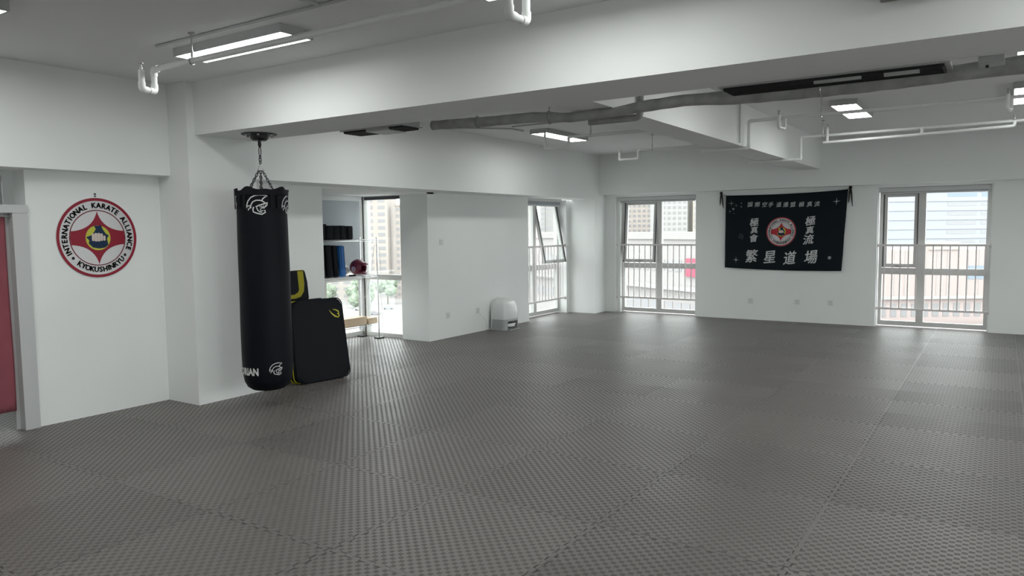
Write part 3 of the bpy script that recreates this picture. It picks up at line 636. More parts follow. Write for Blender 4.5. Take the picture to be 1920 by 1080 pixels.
# lagged pipe behind the big beam
pts = [(-4.20, 5.15, 2.525), (-3.7, 5.15, 2.508), (-3.16, 5.15, 2.500), (-2.83, 5.15, 2.468), (-2.47, 5.15, 2.472), (-2.25, 5.15, 2.492), (-1.92, 5.15, 2.505), (-1.47, 5.15, 2.486), (-0.81, 5.15, 2.478), (0.07, 5.15, 2.50), (4.4, 5.15, 2.52)]
P = []
for a, c in zip(pts, pts[1:]):
    n = max(2, int((c[0]-a[0])/0.08))
    for k in range(n): t_ = k/n; P.append(Vector(a)*(1-t_)+Vector(c)*t_)
P.append(Vector(pts[-1]))
rad = [(0.036 if -2.95 < q.x < -2.35 else 0.041 if q.x < -1.7 else 0.049)*(1+0.07*noise.noise(Vector((q.x*3, 0, 0)))+0.04*math.sin(q.x*31)) for q in P]
t = thing('lagged_pipe', 'long grey insulated pipe running behind the big ceiling beam', 'pipe'); obj('insulation', tube(B(), P, rad, 18), lagging, t, smooth=True)
for x in (-3.72, -3.02, -1.0, 0.9):
    z = min(P, key=lambda q: abs(q.x-x)).z; b = B(); tube(b, [(x, 5.15+0.048*math.cos(2*PI*k/20), z+0.048*math.sin(2*PI*k/20)) for k in range(20)], 0.006, 6, closed=True); cyl(b, (x, 5.15, z+0.05), (x, 5.15, CZ-0.001), 0.005, 8); obj('pipe_clip', b, steel, t, smooth=0.6)
b = B(); tube(b, [(-2.90, 5.60, 2.485), (-2.44, 5.60, 2.485) , (-2.44, 5.60, 2.97)], 0.024, 14, 0.05)
o = obj('drain_pipe', b, lagging, smooth=0.6); tag(o, 'short grey lagged drain pipe below the long insulated pipe by the cross beam', 'pipe')

# ------------------------------------------------------------------ ceiling air conditioners
def air_con(label, x0, x1, gaps):
    t = thing('air_conditioner', label, 'air conditioner'); y0, y1 = 4.802, 5.06
    m = mat('ac_housing', (0.40, 0.41, 0.41), 0.5, bump=0.03)
    obj('casing', bx(x0+0.02, x1-0.02, y0, y1-0.02, 2.504, 2.74), m, t)
    obj('flange', bx(x0, x1, y0, y1, 2.496, 2.504), m, t)
    b = B(); box(b, x0+0.03, x1-0.03, y0+0.02, y1-0.02, 2.478, 2.496)
    for k in range(5): box(b, x0+0.04, x1-0.04, y0+0.04+k*0.040, y0+0.046+k*0.040, 2.474, 2.478)
    obj('black_outlet', b, darkhole, t)
    for a, c in gaps: obj('outlet_cover', bx(a, c, y0+0.01, y1-0.01, 2.470, 2.4961, bev=0.004), m, t)
    return t
air_con('slim ceiling air conditioner with black outlet behind the beam, left end', -4.99, -4.24, [(-4.68, -4.42)])
t = air_con('long ceiling air conditioner with black outlet behind the beam, towards the right', -1.56, -0.27, [])
obj('outlet_strip', bx(-0.98, -0.72, 4.815, 4.84, 2.462, 2.478), mat('ac_housing', (0, 0, 0)), t); obj('outlet_strip', bx(-0.60, -0.42, 4.815, 4.85, 2.462, 2.478), mat('ac_housing', (0, 0, 0)), t)
t = thing('pipe_bracket', 'pale grey box bracket behind the beam at the right edge', 'bracket', (0, 0, 0))
obj('bracket_box', bx(-0.14, -0.02, 4.805, 4.95, 2.47, 2.56, bev=0.004), mat('ac_housing', (0, 0, 0)), t); obj('screw', cyl(B(), (-0.1, 4.88, 2.469), (-0.1, 4.88, 2.455), 0.008), blackm, t)
o = obj('wall_box', bx(-0.545, -0.25, 4.06, 4.189, 2.708, 2.90, bev=0.006), mat('box_grey', (0.22, 0.22, 0.21), 0.5, bump=0.02)); tag(o, 'grey box fixed on the face of the big beam at the top edge', 'box')

# ------------------------------------------------------------------ punching bag
BX, BY = -5.705, 4.495
mt = thing('ceiling_mount', 'black steel ceiling mount the punching bag hangs from', 'mount', (BX, BY, 2.505))
b = lathe(B(), [(0.0, -0.065), (0.06, -0.062), (0.078, -0.045), (0.085, -0.014), (0.155, -0.010), (0.158, -0.001), (0, -0.001)], 36); obj('mount_plate', b, blackm, mt, smooth=0.5)
b = B()
for k in range(6): a = 2*PI*k/6+0.3; cyl(b, (0.125*math.cos(a), 0.125*math.sin(a), -0.012), (0.125*math.cos(a), 0.125*math.sin(a), -0.026), 0.011, 6)
obj('bolts', b, steel, mt)
b = tube(B(), [(0.0, 0.026*math.cos(2*PI*k/20), -0.092+0.026*math.sin(2*PI*k/20)) for k in range(20)], 0.008, 8, closed=True); bmesh.ops.rotate(b, cent=(0, 0, 0), matrix=Matrix.Rotation(math.radians(35), 3, 'Z'), verts=b.verts); obj('eye_ring', b, blackm, mt, smooth=True)
bag = thing('punching_bag', 'tall black punching bag hanging on chains from the big beam', 'punching bag', (BX, BY, 0.14))
PHI = math.atan2(-BY, -BX)   # direction of the viewer's side
RB = 0.228
prof = [(0, 0.0), (0.09, 0.003), (0.145, 0.016), (0.185, 0.045), (0.210, 0.095), (0.2225, 0.17), (RB, 0.30), (RB+0.001, 0.60), (RB-0.001, 0.9), (RB-0.001, 1.2), (RB-0.004, 1.5), (RB-0.007, 1.66), (RB-0.004, 1.80), (RB-0.004, 1.835), (0.19, 1.80), (0.0, 1.80)]
pf = [prof[0]]
for a, c in zip(prof, prof[1:]):
    n = 4
    for k in range(1, n+1): t_ = k/n; pf.append((a[0]*(1-t_)+c[0]*t_, a[1]*(1-t_)+c[1]*t_))
b = lathe(B(), pf, 96, wob=lambda a, z: 0.004*math.sin(3*a+z*2)*math.sin(z*5) + 0.003*math.sin(11*a)*max(0, (z-1.5)/0.3)**2 + 0.003*noise.noise(Vector((math.cos(a)*2, math.sin(a)*2, z*4))))
obj('bag_body', b, vinyl, bag, smooth=0.9)
# crumpled collar
b = B(); N_ = 120; rows = []
for j in range(9):
    z = 1.800+0.0075*j; row = []
    for k in range(N_):
        a = 2*PI*k/N_; cr_ = 0.010*(j/8)*math.sin(6*a+0.6)+0.006*(j/8)*math.sin(13*a)
        row.append(b.verts.new(((RB+0.003+cr_*0.8)*math.cos(a), (RB+0.003+cr_*0.8)*math.sin(a), z+(0.012*math.sin(5*a+1)+0.008*math.sin(9*a))*(j/8))))
    rows.append(row)
for q, w_ in zip(rows, rows[1:]):
    for k in range(N_): b.faces.new((q[k], q[(k+1) % N_], w_[(k+1) % N_], w_[k]))
o = obj('collar', b, canvas, bag, smooth=True); o.modifiers.new('s', 'SOLIDIFY').thickness = 0.006
def oncyl(th0, z0, rr):
    def f(u, v, d=0): a = PHI+math.radians(th0)+u/RB; return ((rr+d)*math.cos(a), (rr+d)*math.sin(a), z0+v)
    return f
for th in (-56, -40, 22, 38, 102, 120, 182, 200, 262, 280):    # stitched strap loops
    b = B(); box(b, -0.016, 0.016, -0.10, 0.055, 0.0, 0.005, 0.002); wrap(b, oncyl(th, 1.78, RB+0.004), 0.01); obj('strap', b, canvas, bag)
def helmet():
    b = B(); q = lambda pts: [((x-303)/215, -(y-870)/215) for x, y in pts]; w = 0.054
    stroke(b, q([(197, 905), (199, 872), (213, 833), (243, 797), (288, 775), (340, 769), (412, 778)]), [w*0.8, w, w, w, w*1.1, w*1.2, w*0.3])
    stroke(b, q([(412, 778), (380, 795), (362, 812), (352, 835)]), [w*0.3, w, w, w])
    stroke(b, q([(242, 908), (243, 875), (262, 842), (298, 825), (340, 826), (368, 838), (385, 855)]), w)
    stroke(b, q([(197, 888), (214, 882), (236, 882)]), w*0.9); stroke(b, q([(212, 928), (226, 905), (246, 893)]), w*0.9)
    stroke(b, q([(292, 892), (330, 876), (370, 862), (410, 850)]), w); stroke(b, q([(408, 850), (402, 876), (385, 893), (330, 893)]), [w*0.8, w, w, w*0.5])
    for x in (325, 345, 365, 385): stroke(b, q([(x, 868), (x+4, 884)]), w*0.4)
    stroke(b, q([(272, 893), (263, 922), (268, 945), (300, 958), (350, 970), (385, 950), (378, 925)]), w*1.1)
    stroke(b, q([(300, 898), (312, 930), (335, 946), (352, 950)]), w*0.9); stroke(b, q([(380, 905), (350, 905), (336, 920), (345, 936), (366, 930)]), w*0.7)
    return b
for th, z, s in ((-11, 1.715, 0.185), (71, 1.715, 0.185), (152, 1.715, 0.185), (-92, 1.715, 0.185), (17.5, 0.225, 0.118), (197.5, 0.225, 0.118)):
    b = helmet(); bmesh.ops.scale(b, vec=(s, s, 1), verts=b.verts); wrap(b, oncyl(th, z, RB+(0.0035 if z > 1 else 0.0045)), 0.012); obj('helmet_logo', b, whitep, bag)
for th_end in (-21, 159+30):
    b = text_bm('PRETORIAN', 0.090, 0.004, align='RIGHT', sx=0.80)
    b_max = max(v.co.x for v in b.verts); bmesh.ops.translate(b, vec=(-b_max, -0.03, 0), verts=b.verts)
    wrap(b, oncyl(th_end, 0.205, RB+0.0045), 0.012); obj('bag_lettering', b, whitep, bag)
# chains
def chain(p, q, n, w=0.013, wire=0.0028):
    p, q = Vector(p), Vector(q); d = (q-p); ll = d.length/n; b = B()
    qt = d.to_track_quat('Z', 'Y').to_matrix().to_4x4()
    for i in range(n):
        c = p+d*((i+0.5)/n); h = ll*0.62
        pts = [(w/2*math.cos(a), 0, (h-w/2)*(1 if math.sin(a) > 0 else -1)+w/2*math.sin(a)) for a in [2*PI*k/14+0.2 for k in range(14)]]
        mm = Matrix.Translation(c) @ qt @ Matrix.Rotation(PI/2*(i % 2), 4, 'Z'); tube(b, [mm @ Vector(v) for v in pts], wire, 6, closed=True)
    return b
ch = mat('chain_steel', (0.10, 0.10, 0.11), 0.3, metal=0.9, bump=0.02)
z_top = 2.505-0.112-0.14
obj('snap_hook', tube(B(), [(0.012*math.cos(a)*1.2, 0, z_top-0.045+0.05*math.sin(a)) for a in [2*PI*k/20 for k in range(20)]], 0.0045, 8, closed=True), ch, bag, smooth=True)
obj('chain', chain((0, 0, z_top-0.085), (0, 0, 2.235-0.14), 3, 0.024, 0.0045), ch, bag, smooth=True)
obj('top_ring', tube(B(), [(0.024, 0.018, 2.165-0.14), (0, 0, 2.255-0.14), (-0.024, -0.018, 2.165-0.14)], 0.004, 8, closed=True), chrome, bag, smooth=True)
for k in range(6):
    a = 2*PI*k/6+0.35; obj('chain', chain((0.02*math.cos(a), 0.02*math.sin(a), 2.17-0.14), (0.145*math.cos(a), 0.145*math.sin(a), 1.815), 9, 0.018, 0.0032), ch, bag, smooth=True)

# ------------------------------------------------------------------ strike shields by the wall
def shield_outline(w, h, taper, r=0.07):
    pts = rrect(w, h, r, 6); return [(u*(1+taper*(-v/h)), v+h/2) for u, v in pts]
def big_shield(label, loc, rot, lean, w=0.68, h=0.86, t_=0.15, logo=True):
    root = thing('strike_shield', label, 'pad', loc, rot)
    root.rotation_euler = (0, -lean, rot)
    pts = shield_outline(w, h, 0.08); b = prism(B(), pts, t_, 0.022)
    bmesh.ops.subdivide_edges(b, edges=[e for e in b.edges if e.calc_length() > 0.15], cuts=6, use_grid_fill=True)
    bmesh.ops.triangulate(b, faces=[f for f in b.faces if len(f.verts) > 4])
    for v in b.verts: v.co.x += 0.004*noise.noise(v.co*7)
    obj('shield_body', b, vinyl, root, smooth=0.9)
    for s, pm in ((0.93, vinyl), (-0.95, yellow), (0.0, yellow)):
        P = [(s*(t_/2), u*1.0+(0.001 if u > 0 else -0.001), v+(0.004 if v > h/2 else -0.003)) for u, v in pts]; obj('piping', tube(B(), P, 0.0065, 8, closed=True), pm, root, smooth=True)
    b = B()
    for k in range(9): y = -w*0.36+k*w*0.09; box(b, -t_/2+0.012, t_/2-0.012, y-0.0015, y+0.0015, h-0.001, h+0.0035)
    obj('top_pleats', b, canvas, root)
    if logo:
        q = lambda pts: [((x-190)/130, -(y-735)/130) for x, y in pts]; b = B()
        stroke(b, q([(132, 692), (160, 728), (195, 755), (232, 770)]), [0.02, 0.08, 0.12, 0.05]); stroke(b, q([(232, 770), (244, 752), (240, 738), (222, 735)]), [0.06, 0.10, 0.09, 0.05])
        stroke(b, q([(172, 688), (208, 696), (238, 712), (243, 728), (226, 738)]), [0.02, 0.07, 0.10, 0.09, 0.05])
        wrap(b, lambda u, v, d: (t_/2+0.005, w*0.5*0.62+u*0.14, h-0.17+v*0.15)); obj('swoosh_logo', b, yellow, root)
    return root
LEAN = math.radians(7.5)
s1 = big_shield('large black strike shield with yellow logo beside the punching bag', (-6.12, 5.515, 0.012), math.radians(-10), LEAN, w=0.63)
s2 = big_shield('large black strike shield leaning hidden behind the front one', (-6.375, 5.55, 0.012), math.radians(-3), LEAN, w=0.62, h=0.84, logo=False)
def small_pad():
    t = thing('arm_shield', 'small black kick pad with yellow stripe on top of the big shields', 'pad', (-6.47, 5.50, 0.848), math.radians(2)); t.rotation_euler = (0, math.radians(-6), math.radians(2))
    pts = [(-0.17, 0), (0.13, 0), (0.145, 0.02), (0.135, 0.20), (0.125, 0.315), (0.11, 0.335), (-0.13, 0.335), (-0.17, 0.30)]
    b = prism(B(), pts, 0.13, 0.018); obj('pad_body', b, vinyl, t, smooth=0.9)
    b = B(); stroke(b, [(-0.17, 0.05), (-0.06, 0.052), (0.0, 0.07), (0.035, 0.11), (0.045, 0.18), (0.045, 0.325)], [0.04, 0.045, 0.06, 0.07, 0.085, 0.085])
    r_ = bmesh.ops.solidify(b, geom=b.faces[:], thickness=0.004); wrap(b, lambda u, v, d: (0.067+d, u, v)); obj('yellow_stripe', b, yellow, t)
    b = B(); box(b, -0.064, 0.066, 0.002, 0.088, 0.333, 0.338, 0.001); obj('yellow_stripe', b, yellow, t)
small_pad()

# ------------------------------------------------------------------ chrome wire rack in the bay
def wire_shelf(x0, x1, y0, y1, z):
    b = B(); q = 0.004
    tube(b, [(x0, y0, z), (x1, y0, z), (x1, y1, z), (x0, y1, z)], q, 8, closed=True); tube(b, [(x0, y0, z-0.025), (x1, y0, z-0.025), (x1, y1, z-0.025), (x0, y1, z-0.025)], q, 8, closed=True)
    n = int((y1-y0)/0.025)
    for i in range(1, n): y = y0+(y1-y0)*i/n; cyl(b, (x0, y, z+0.003), (x1, y, z+0.003), 0.0018, 6)
    for i in range(1, 4): x = x0+(x1-x0)*i/4; cyl(b, (x, y0, z-0.002), (x, y1, z-0.002), 0.0028, 6)
    n = int((y1-y0)/0.05)
    for xx in (x0, x1):
        P = [(xx, y0+(y1-y0)*i/(2*n), z-0.0015-(0.022 if i % 2 else 0)) for i in range(2*n+1)]; tube(b, P, 0.0018, 5)
    return b
rk = thing('wire_rack', 'chrome wire shelf rack standing in the bay window', 'shelf')
RX0, RX1, RY0, RY1 = -8.13, -7.78, 6.97, 8.17
for x in (RX0, RX1):
    for y in (RY0, RY1):
        b = B(); cyl(b, (x, y, 0.02), (x, y, 1.50), 0.011, 16)
        for k in range(28): z = 0.08+k*0.05; cyl(b, (x, y, z), (x, y, z+0.004), 0.012, 16)
        cyl(b, (x, y, 1.50), (x, y, 1.515), 0.013, 16); o = obj('post', b, chrome, rk, smooth=0.5)
        obj('foot_plate', bx(x-0.055, x+0.055, y-0.055, y+0.055, 0.0, 0.02, bev=0.003), blackm, rk)
for z in (0.235, 0.955, 1.485): obj('wire_shelf', wire_shelf(RX0, RX1, RY0, RY1, z), chrome, rk)
# black square pads on the top shelf
def block_pad(label, y, w, h, m=canvas, tab=False, x=-7.95, d=0.30, z=1.49, name='focus_pad', lean=0, group=None):
    t = thing(name, label, 'pad', (x, y, z), 0, group); t.rotation_euler = (math.radians(lean), 0, 0)
    b = bx(-d/2, d/2, -w/2, w/2, 0, h, bev=min(0.022, w*0.24))
    for v in b.verts: v.co.y += 0.003*noise.noise(v.co*9+Vector((y*7, 0, 0)))
    obj('pad_body', b, m, t, smooth=0.9)
    b = B(); tube(b, [(d/2+0.001, -w*0.3, h*0.25), (d/2+0.001, -w*0.3, h*0.97)], 0.003, 6); tube(b, [(d/2+0.001, w*0.3, h*0.25), (d/2+0.001, w*0.3, h*0.97)], 0.003, 6); obj('piping', b, vinyl, t)
    if tab: obj('strap_tab', bx(-0.03, 0.05, -0.025, 0.025, h-0.003, h+0.022, bev=0.004), canvas, t)
    return t
nm = ('leftmost', 'second from the left', 'third from the left', 'fourth from the left', 'rightmost')
for k, (y, w, h, tb) in enumerate(((7.13, 0.125, 0.215, True), (7.275, 0.135, 0.20, True), (7.405, 0.115, 0.20, False), (7.53, 0.12, 0.20, False), (7.66, 0.115, 0.195, False))):
    block_pad('black square pad on the top rack shelf, '+nm[k]+' of the row', y, w, h, tab=tb, group='black pads on the top rack shelf')
for k, (y, w, h, le, m, lb) in enumerate(((7.13, 0.10, 0.47, 3, vinyl, 'black kick shield on the middle rack shelf, leftmost of the leaning row'), (7.265, 0.105, 0.455, 4, vinyl, 'black kick shield on the middle rack shelf, between two others'), (7.385, 0.09, 0.45, 4, vinyl, 'black kick shield on the middle rack shelf, right against the blue one'), (7.51, 0.10, 0.445, 3, bluev, 'bright blue kick shield leaning on the black ones on the rack'))):
    block_pad(lb, y, w, h, m, x=-7.955, d=0.31, z=0.962, name='kick_shield', lean=le, group='kick shields on the middle rack shelf')
def headgear(label, loc, rot, m, m2, s=1.0):
    t = thing('headgear', label, 'helmet', loc, rot); t.scale = (s, s, s)
    b = B(); bmesh.ops.create_uvsphere(b, u_segments=32, v_segments=22, radius=0.115)
    for v in b.verts:
        v.co.z = v.co.z*1.05+0.115; v.co.x *= 1.12; v.co.y *= 0.98
        if v.co.z < 0.07: v.co.x *= 0.96; v.co.y *= 0.94
    # cut the face opening and the neck
    kill = [f for f in b.faces if (f.calc_center_median().x > 0.075 and 0.045 < f.calc_center_median().z < 0.155 and abs(f.calc_center_median().y) < 0.062) or f.calc_center_median().z < 0.012]
    bmesh.ops.delete(b, geom=kill, context='FACES')
    o = obj('shell', b, m, t, smooth=True); o.modifiers.new('s', 'SOLIDIFY').thickness = 0.022
    b = B(); tube(b, [(0.112, -0.07, 0.165), (0.128, 0, 0.175), (0.112, 0.07, 0.165)], 0.018, 10); obj('brow_pad', b, m, t, smooth=True)
    b = B(); tube(b, [(0.085, -0.075, 0.05), (0.115, -0.03, 0.035), (0.12, 0, 0.032), (0.115, 0.03, 0.035), (0.085, 0.075, 0.05)], 0.017, 10); obj('chin_pad', b, m, t, smooth=True)
    for sgn in (-1, 1):
        b = B(); cyl(b, (0.01, sgn*0.100, 0.10), (0.01, sgn*0.122, 0.10), 0.040, 24, 0.032); obj('ear_pad', b, m, t, smooth=0.6)
        b = B(); tube(b, [(0.01+0.028*math.cos(2*PI*k/18), sgn*0.123, 0.10+0.028*math.sin(2*PI*k/18)) for k in range(18)], 0.004, 6, closed=True); box(b, -0.008, 0.03, sgn*0.123-0.003, sgn*0.123+0.003, 0.096, 0.106); obj('white_mark', b, m2, t)
    b = B(); stroke(b, arc(0.06, 20, 160, 12), 0.02); wrap(b, lambda u, v, d: (u*0.9, 0.0+v*0.5-0.03, 0.2365)); 
    b2 = B(); tube(b2, [(-0.06, 0, 0.222), (0, 0, 0.239), (0.06, 0, 0.224)], 0.006, 6); b.free(); obj('white_stripe', b2, m2, t, smooth=True)
    return t
maroon = mat('maroon_vinyl', (0.14, 0.012, 0.035), 0.38, bump=0.05); wv = mat('white_vinyl', (0.65, 0.65, 0.66), 0.4, bump=0.05)
headgear('maroon padded head guard with white marks on the rack shelf', (-7.88, 7.87, 0.962), math.radians(8), maroon, wv, 1.0)
headgear('white padded head guard tucked beside the blue shield', (-8.05, 7.735, 0.962), math.radians(-40), wv, mat('grey_vinyl', (0.3, 0.3, 0.3), 0.4, bump=0.02), 0.70)
o = obj('flat_book', bx(-7.82, -7.785, 7.62, 7.73, 0.962, 0.985, bev=0.003), vinyl); tag(o, 'thin flat black case lying at the front of the middle rack shelf', 'case')
# pine boards on the lowest shelf
pine = bpy.data.materials.new('pine_board'); pine.use_nodes = True; n = pine.node_tree; bs = n.nodes['Principled BSDF']; bs.inputs['Roughness'].default_value = 0.55
tcn = n.nodes.new('ShaderNodeTexCoord'); mp = n.nodes.new('ShaderNodeMapping'); mp.inputs['Scale'].default_value = (30, 1.2, 30); wz = n.nodes.new('ShaderNodeTexNoise'); wz.inputs['Scale'].default_value = 3; wz.inputs['Detail'].default_value = 6
cr2 = n.nodes.new('ShaderNodeValToRGB'); cr2.color_ramp.elements[0].color = (0.60, 0.42, 0.27, 1); cr2.color_ramp.elements[1].color = (0.80, 0.65, 0.48, 1); cr2.color_ramp.elements[0].position = 0.35; cr2.color_ramp.elements[1].position = 0.6
for a, c in ((tcn.outputs['Object'], mp.inputs['Vector']), (mp.outputs[0], wz.inputs['Vector']), (wz.outputs['Fac'], cr2.inputs['Fac']), (cr2.outputs[0], bs.inputs['Base Color'])): n.links.new(a, c)
proto = obj('pine_board', bx(-0.17, 0.17, -0.30, 0.30, 0, 0.023, bev=0.002), pine)
tag(proto, '', 'board', 'pine boards on the lowest rack shelf')
proto2 = obj('pine_board', bx(-0.15, 0.15, -0.095, 0.095, 0, 0.021, bev=0.002), pine); tag(proto2, '', 'board', 'pine boards on the lowest rack shelf')
ordn = ('lowest', 'second from the bottom', 'middle', 'second from the top', 'topmost')
for k in range(5):
    o = proto if k == 0 else proto.copy()
    if k: C.objects.link(o)
    o.location = (-7.93+random.uniform(-.006, .006), 7.60+random.uniform(-.006, .006), 0.2405+k*0.0236); o.rotation_euler = (0, 0, random.uniform(-.02, .02)); o['label'] = 'pale pine board in the large stack on the lowest rack shelf, '+ordn[k]
for k in range(4):
    o = proto2 if k == 0 else proto2.copy()
    if k: C.objects.link(o)
    o.location = (-7.90+random.uniform(-.004, .004), 8.015+random.uniform(-.004, .004), 0.2405+k*0.0216); o.rotation_euler = (0, 0, random.uniform(-.03, .03)); o['label'] = 'short pine board in the small stack by the rack post, '+('lowest', 'second from the bottom', 'third from the bottom', 'topmost')[k]
o = obj('power_cable', tube(B(), [(-7.85, 7.75, 0.93), (-7.80, 7.80, 0.66), (-7.78, 7.86, 0.62), (-7.77, 7.93, 0.68), (-7.765, 8.0, 0.93), (-7.76, 8.10, 1.42), (-7.755, 8.19, 1.38), (-7.755, 8.22, 1.0), (-7.75, 8.20, 0.6), (-7.75, 8.23, 0.35), (-7.745, 8.19, 0.12), (-7.72, 8.22, 0.012)], 0.0025, 6, 0.12), pvc, smooth=True); tag(o, 'thin white cable looped over the rack and down its right post', 'cable')

# ------------------------------------------------------------------ robot vacuum and its dock
DX0, DX1, DY0, DY1 = -6.872, -6.545, 9.735, 10.165
dk = thing('robot_dock', 'white domed robot vacuum dock standing against the left wall', 'robot dock', ((DX0+DX1)/2, (DY0+DY1)/2, 0))
wx, wy = DX1-DX0, DY1-DY0
dw = mat('dock_white', (0.72, 0.73, 0.73), 0.25, bump=0.01, coat=0.3); dg = mat('dock_grey', (0.40, 0.415, 0.42), 0.35, bump=0.01)
b = B(); rings = []
for z, s in ((0.175, 1.0), (0.22, 1.0), (0.28, 0.985), (0.33, 0.955), (0.375, 0.91), (0.415, 0.85), (0.447, 0.77), (0.472, 0.67), (0.488, 0.55), (0.497, 0.40), (0.50, 0.22)):
    rings.append([b.verts.new((u*s, v*s, z)) for u, v in rrect(wx, wy, 0.09, 8)])
for q, w_ in zip(rings, rings[1:]):
    for k in range(len(q)): b.faces.new((q[k], q[(k+1) % len(q)], w_[(k+1) % len(q)], w_[k]))
b.faces.new(rings[-1]); b.faces.new(rings[0][::-1]); obj('dome', b, dw, dk, smooth=0.7)
# base with arched slot at the front
b = B(); full = rrect(wx, wy, 0.09, 8)
outl = [p for p in full]
# order: walk the outline, replace the front (max x) straight by a slot
fr = [p for p in outl if not (p[0] > wx/2-1e-6 and abs(p[1]) < wy/2-0.1)]
i0 = max(range(len(fr)), key=lambda i: (fr[i][0], -abs(fr[i][1]+wy/2-0.09)))
upper = [p for p in fr if p[1] > 0]; lower = [p for p in fr if p[1] <= 0]
sl = 0.148; slot = [(wx/2, sl), (wx/2-0.24, sl), (wx/2-0.24, -sl), (wx/2, -sl)]
upper.sort(key=lambda p: math.atan2(p[1], p[0])); lower.sort(key=lambda p: math.atan2(p[1], p[0]))
# counter-clockwise from the slot's upper lip round the back to the lower lip
loop = [(wx/2, sl)]+[p for p in upper if p[1] > sl-0.02 or p[0] < 0]+[p for p in lower if p[1] < -sl+0.02 or p[0] < 0]+[(wx/2, -sl), (wx/2-0.24, -sl), (wx/2-0.24, sl)]
lo = [b.verts.new((u, v, 0.0)) for u, v in loop]; hi = [b.verts.new((u, v, 0.175)) for u, v in loop]
for k in range(len(loop)): b.faces.new((lo[k], lo[(k+1) % len(loop)], hi[(k+1) % len(loop)], hi[k]))
f1 = b.faces.new(lo[::-1]); f2 = b.faces.new(hi); bmesh.ops.triangulate(b, faces=[f1, f2])
obj('base', b, dg, dk)
obj('slot_lintel', bx(wx/2-0.03, wx/2-0.001, -sl, sl, 0.140, 0.175), dg, dk); obj('slot_lining', bx(wx/2-0.238, wx/2-0.232, -sl, sl, 0.013, 0.16), darkhole, dk)
obj('slot_roof', bx(wx/2-0.23, wx/2-0.031, -sl, sl, 0.161, 0.173), darkhole, dk)
obj('ramp', bx(wx/2-0.23, wx/2+0.055, -sl+0.002, sl-0.002, 0.0, 0.012, bev=0.003), dg, dk)
rv = thing('robot_vacuum', 'white robot vacuum parked in the slot of its dock', 'robot vacuum', (-6.66, (DY0+DY1)/2, 0.013))
obj('robot_body', lathe(B(), [(0, 0.012), (0.138, 0.012), (0.142, 0.02), (0.142, 0.078), (0.136, 0.088), (0.0, 0.090)], 48), dw, rv, smooth=0.6)
b = B(); 
for k in range(20):
    pass
stroke(b, arc(0.1435, -70, 70, 24), 0.003); wrap(b, lambda u, v, d: (u, v, 0.02)); r_ = bmesh.ops.extrude_face_region(b, geom=b.faces[:]); bmesh.ops.translate(b, vec=(0, 0, 0.02), verts=[g for g in r_['geom'] if isinstance(g, bmesh.types.BMVert)]); obj('bumper', b, darkhole, rv)
obj('sensor_turret', cyl(B(), (-0.02, 0, 0.089), (-0.02, 0, 0.108), 0.04, 24), dw, rv, smooth=0.6)
o = obj('sensor_window', bx(0.139, 0.1445, 0.02, 0.07, 0.045, 0.07, bev=0.002), darkhole, rv)
o = obj('power_cable', tube(B(), [(-6.872, 9.461, 0.33), (-6.80, 9.55, 0.20), (-6.83, 9.62, 0.05), (-6.85, 9.66, 0.012), (-6.80, 9.70, 0.012), (-6.78, 9.715, 0.2), (-6.83, 9.74, 0.36), (-6.84, 9.83, 0.47), (-6.80, 9.95, 0.535), (-6.86, 10.06, 0.48)], 0.004, 6, 0.06), pvc, smooth=True); tag(o, 'thin white cable running from the wall socket over the dock', 'cable')

# ------------------------------------------------------------------ outside
ground = struct('ground', bx(-700, 500, 13.6, 900, -30.5, -30), mat('pale_asphalt', (0.24, 0.225, 0.225), 0.9, bump=0.1, bscale=2, var=0.12, vscale=0.03))
struct('ground', bx(4.9+8, 500, -200, 13.6, -30.5, -30), mat('pale_asphalt', (0, 0, 0)))
struct('ground', bx(-700, -12, -200, 13.6, -30.5, -30), mat('pale_asphalt', (0, 0, 0)))
def building(label, cx, cy, w, ang, z0, z1, floors, cols, wall, glassc, depth=None, wh=0.5, ww=0.6, k=1.0, first=0, name='building', frame_every=None, par=0):
    cx, cy, w = cx*k, cy*k, w*k
    t = thing(name, label, 'building', (cx, cy, z0), math.radians(ang)); dp = depth or w; H_ = z1-z0
    obj('facade', bx(-w/2, w/2, 0, dp, 0, H_), wall, t)
    obj('parapet', bx(-w/2-0.3, w/2+0.3, -0.3, dp, H_, H_+0.8), wall, t)
    fh = H_/floors
    for i in range(first, floors):
        b = B()
        for j in range(cols):
            xa = -w/2+(j+0.5-ww/2)*w/cols; box(b, xa, xa+ww*w/cols, -0.08, 0.02, (i+0.25)*fh, (i+0.25+wh)*fh)
        obj('window_row', b, glassc, t)
    return t
cream = mat('cream_facade', (0.33, 0.295, 0.27), 0.8, bump=0.1, bscale=1, var=0.05, vscale=0.1); cream2 = mat('warm_facade', (0.33, 0.305, 0.275), 0.8, bump=0.1, bscale=1)
whitef = mat('white_facade', (0.285, 0.27, 0.265), 0.7, bump=0.05, bscale=1); bluef = mat('bluish_white_facade', (0.275, 0.29, 0.325), 0.6, bump=0.05, bscale=1); greyf = mat('light_grey_facade', (0.30, 0.295, 0.29), 0.7, bump=0.05, bscale=1)
wg = mat('pale_window_glass', (0.215, 0.21, 0.215), 0.3, bump=0.05, bscale=1); wg2 = mat('soft_window_glass', (0.25, 0.25, 0.26), 0.3, bump=0.05, bscale=1); wgb = mat('blue_window_glass', (0.18, 0.225, 0.27), 0.25, bump=0.05, bscale=1)
building('cream apartment tower with stepped top seen through the bay window', -250, 250, 28, 33.3, -30, 36, 21, 5, cream, wg)
building('lower cream wing beside the stepped tower in the bay window', -236.5, 264.5, 5, 33.3, -30, 13, 14, 2, cream, wg)
building('grey apartment tower behind the cream one in the bay window', -318, 362, 34, 33.3, -30, 12, 14, 8, greyf, wg2)
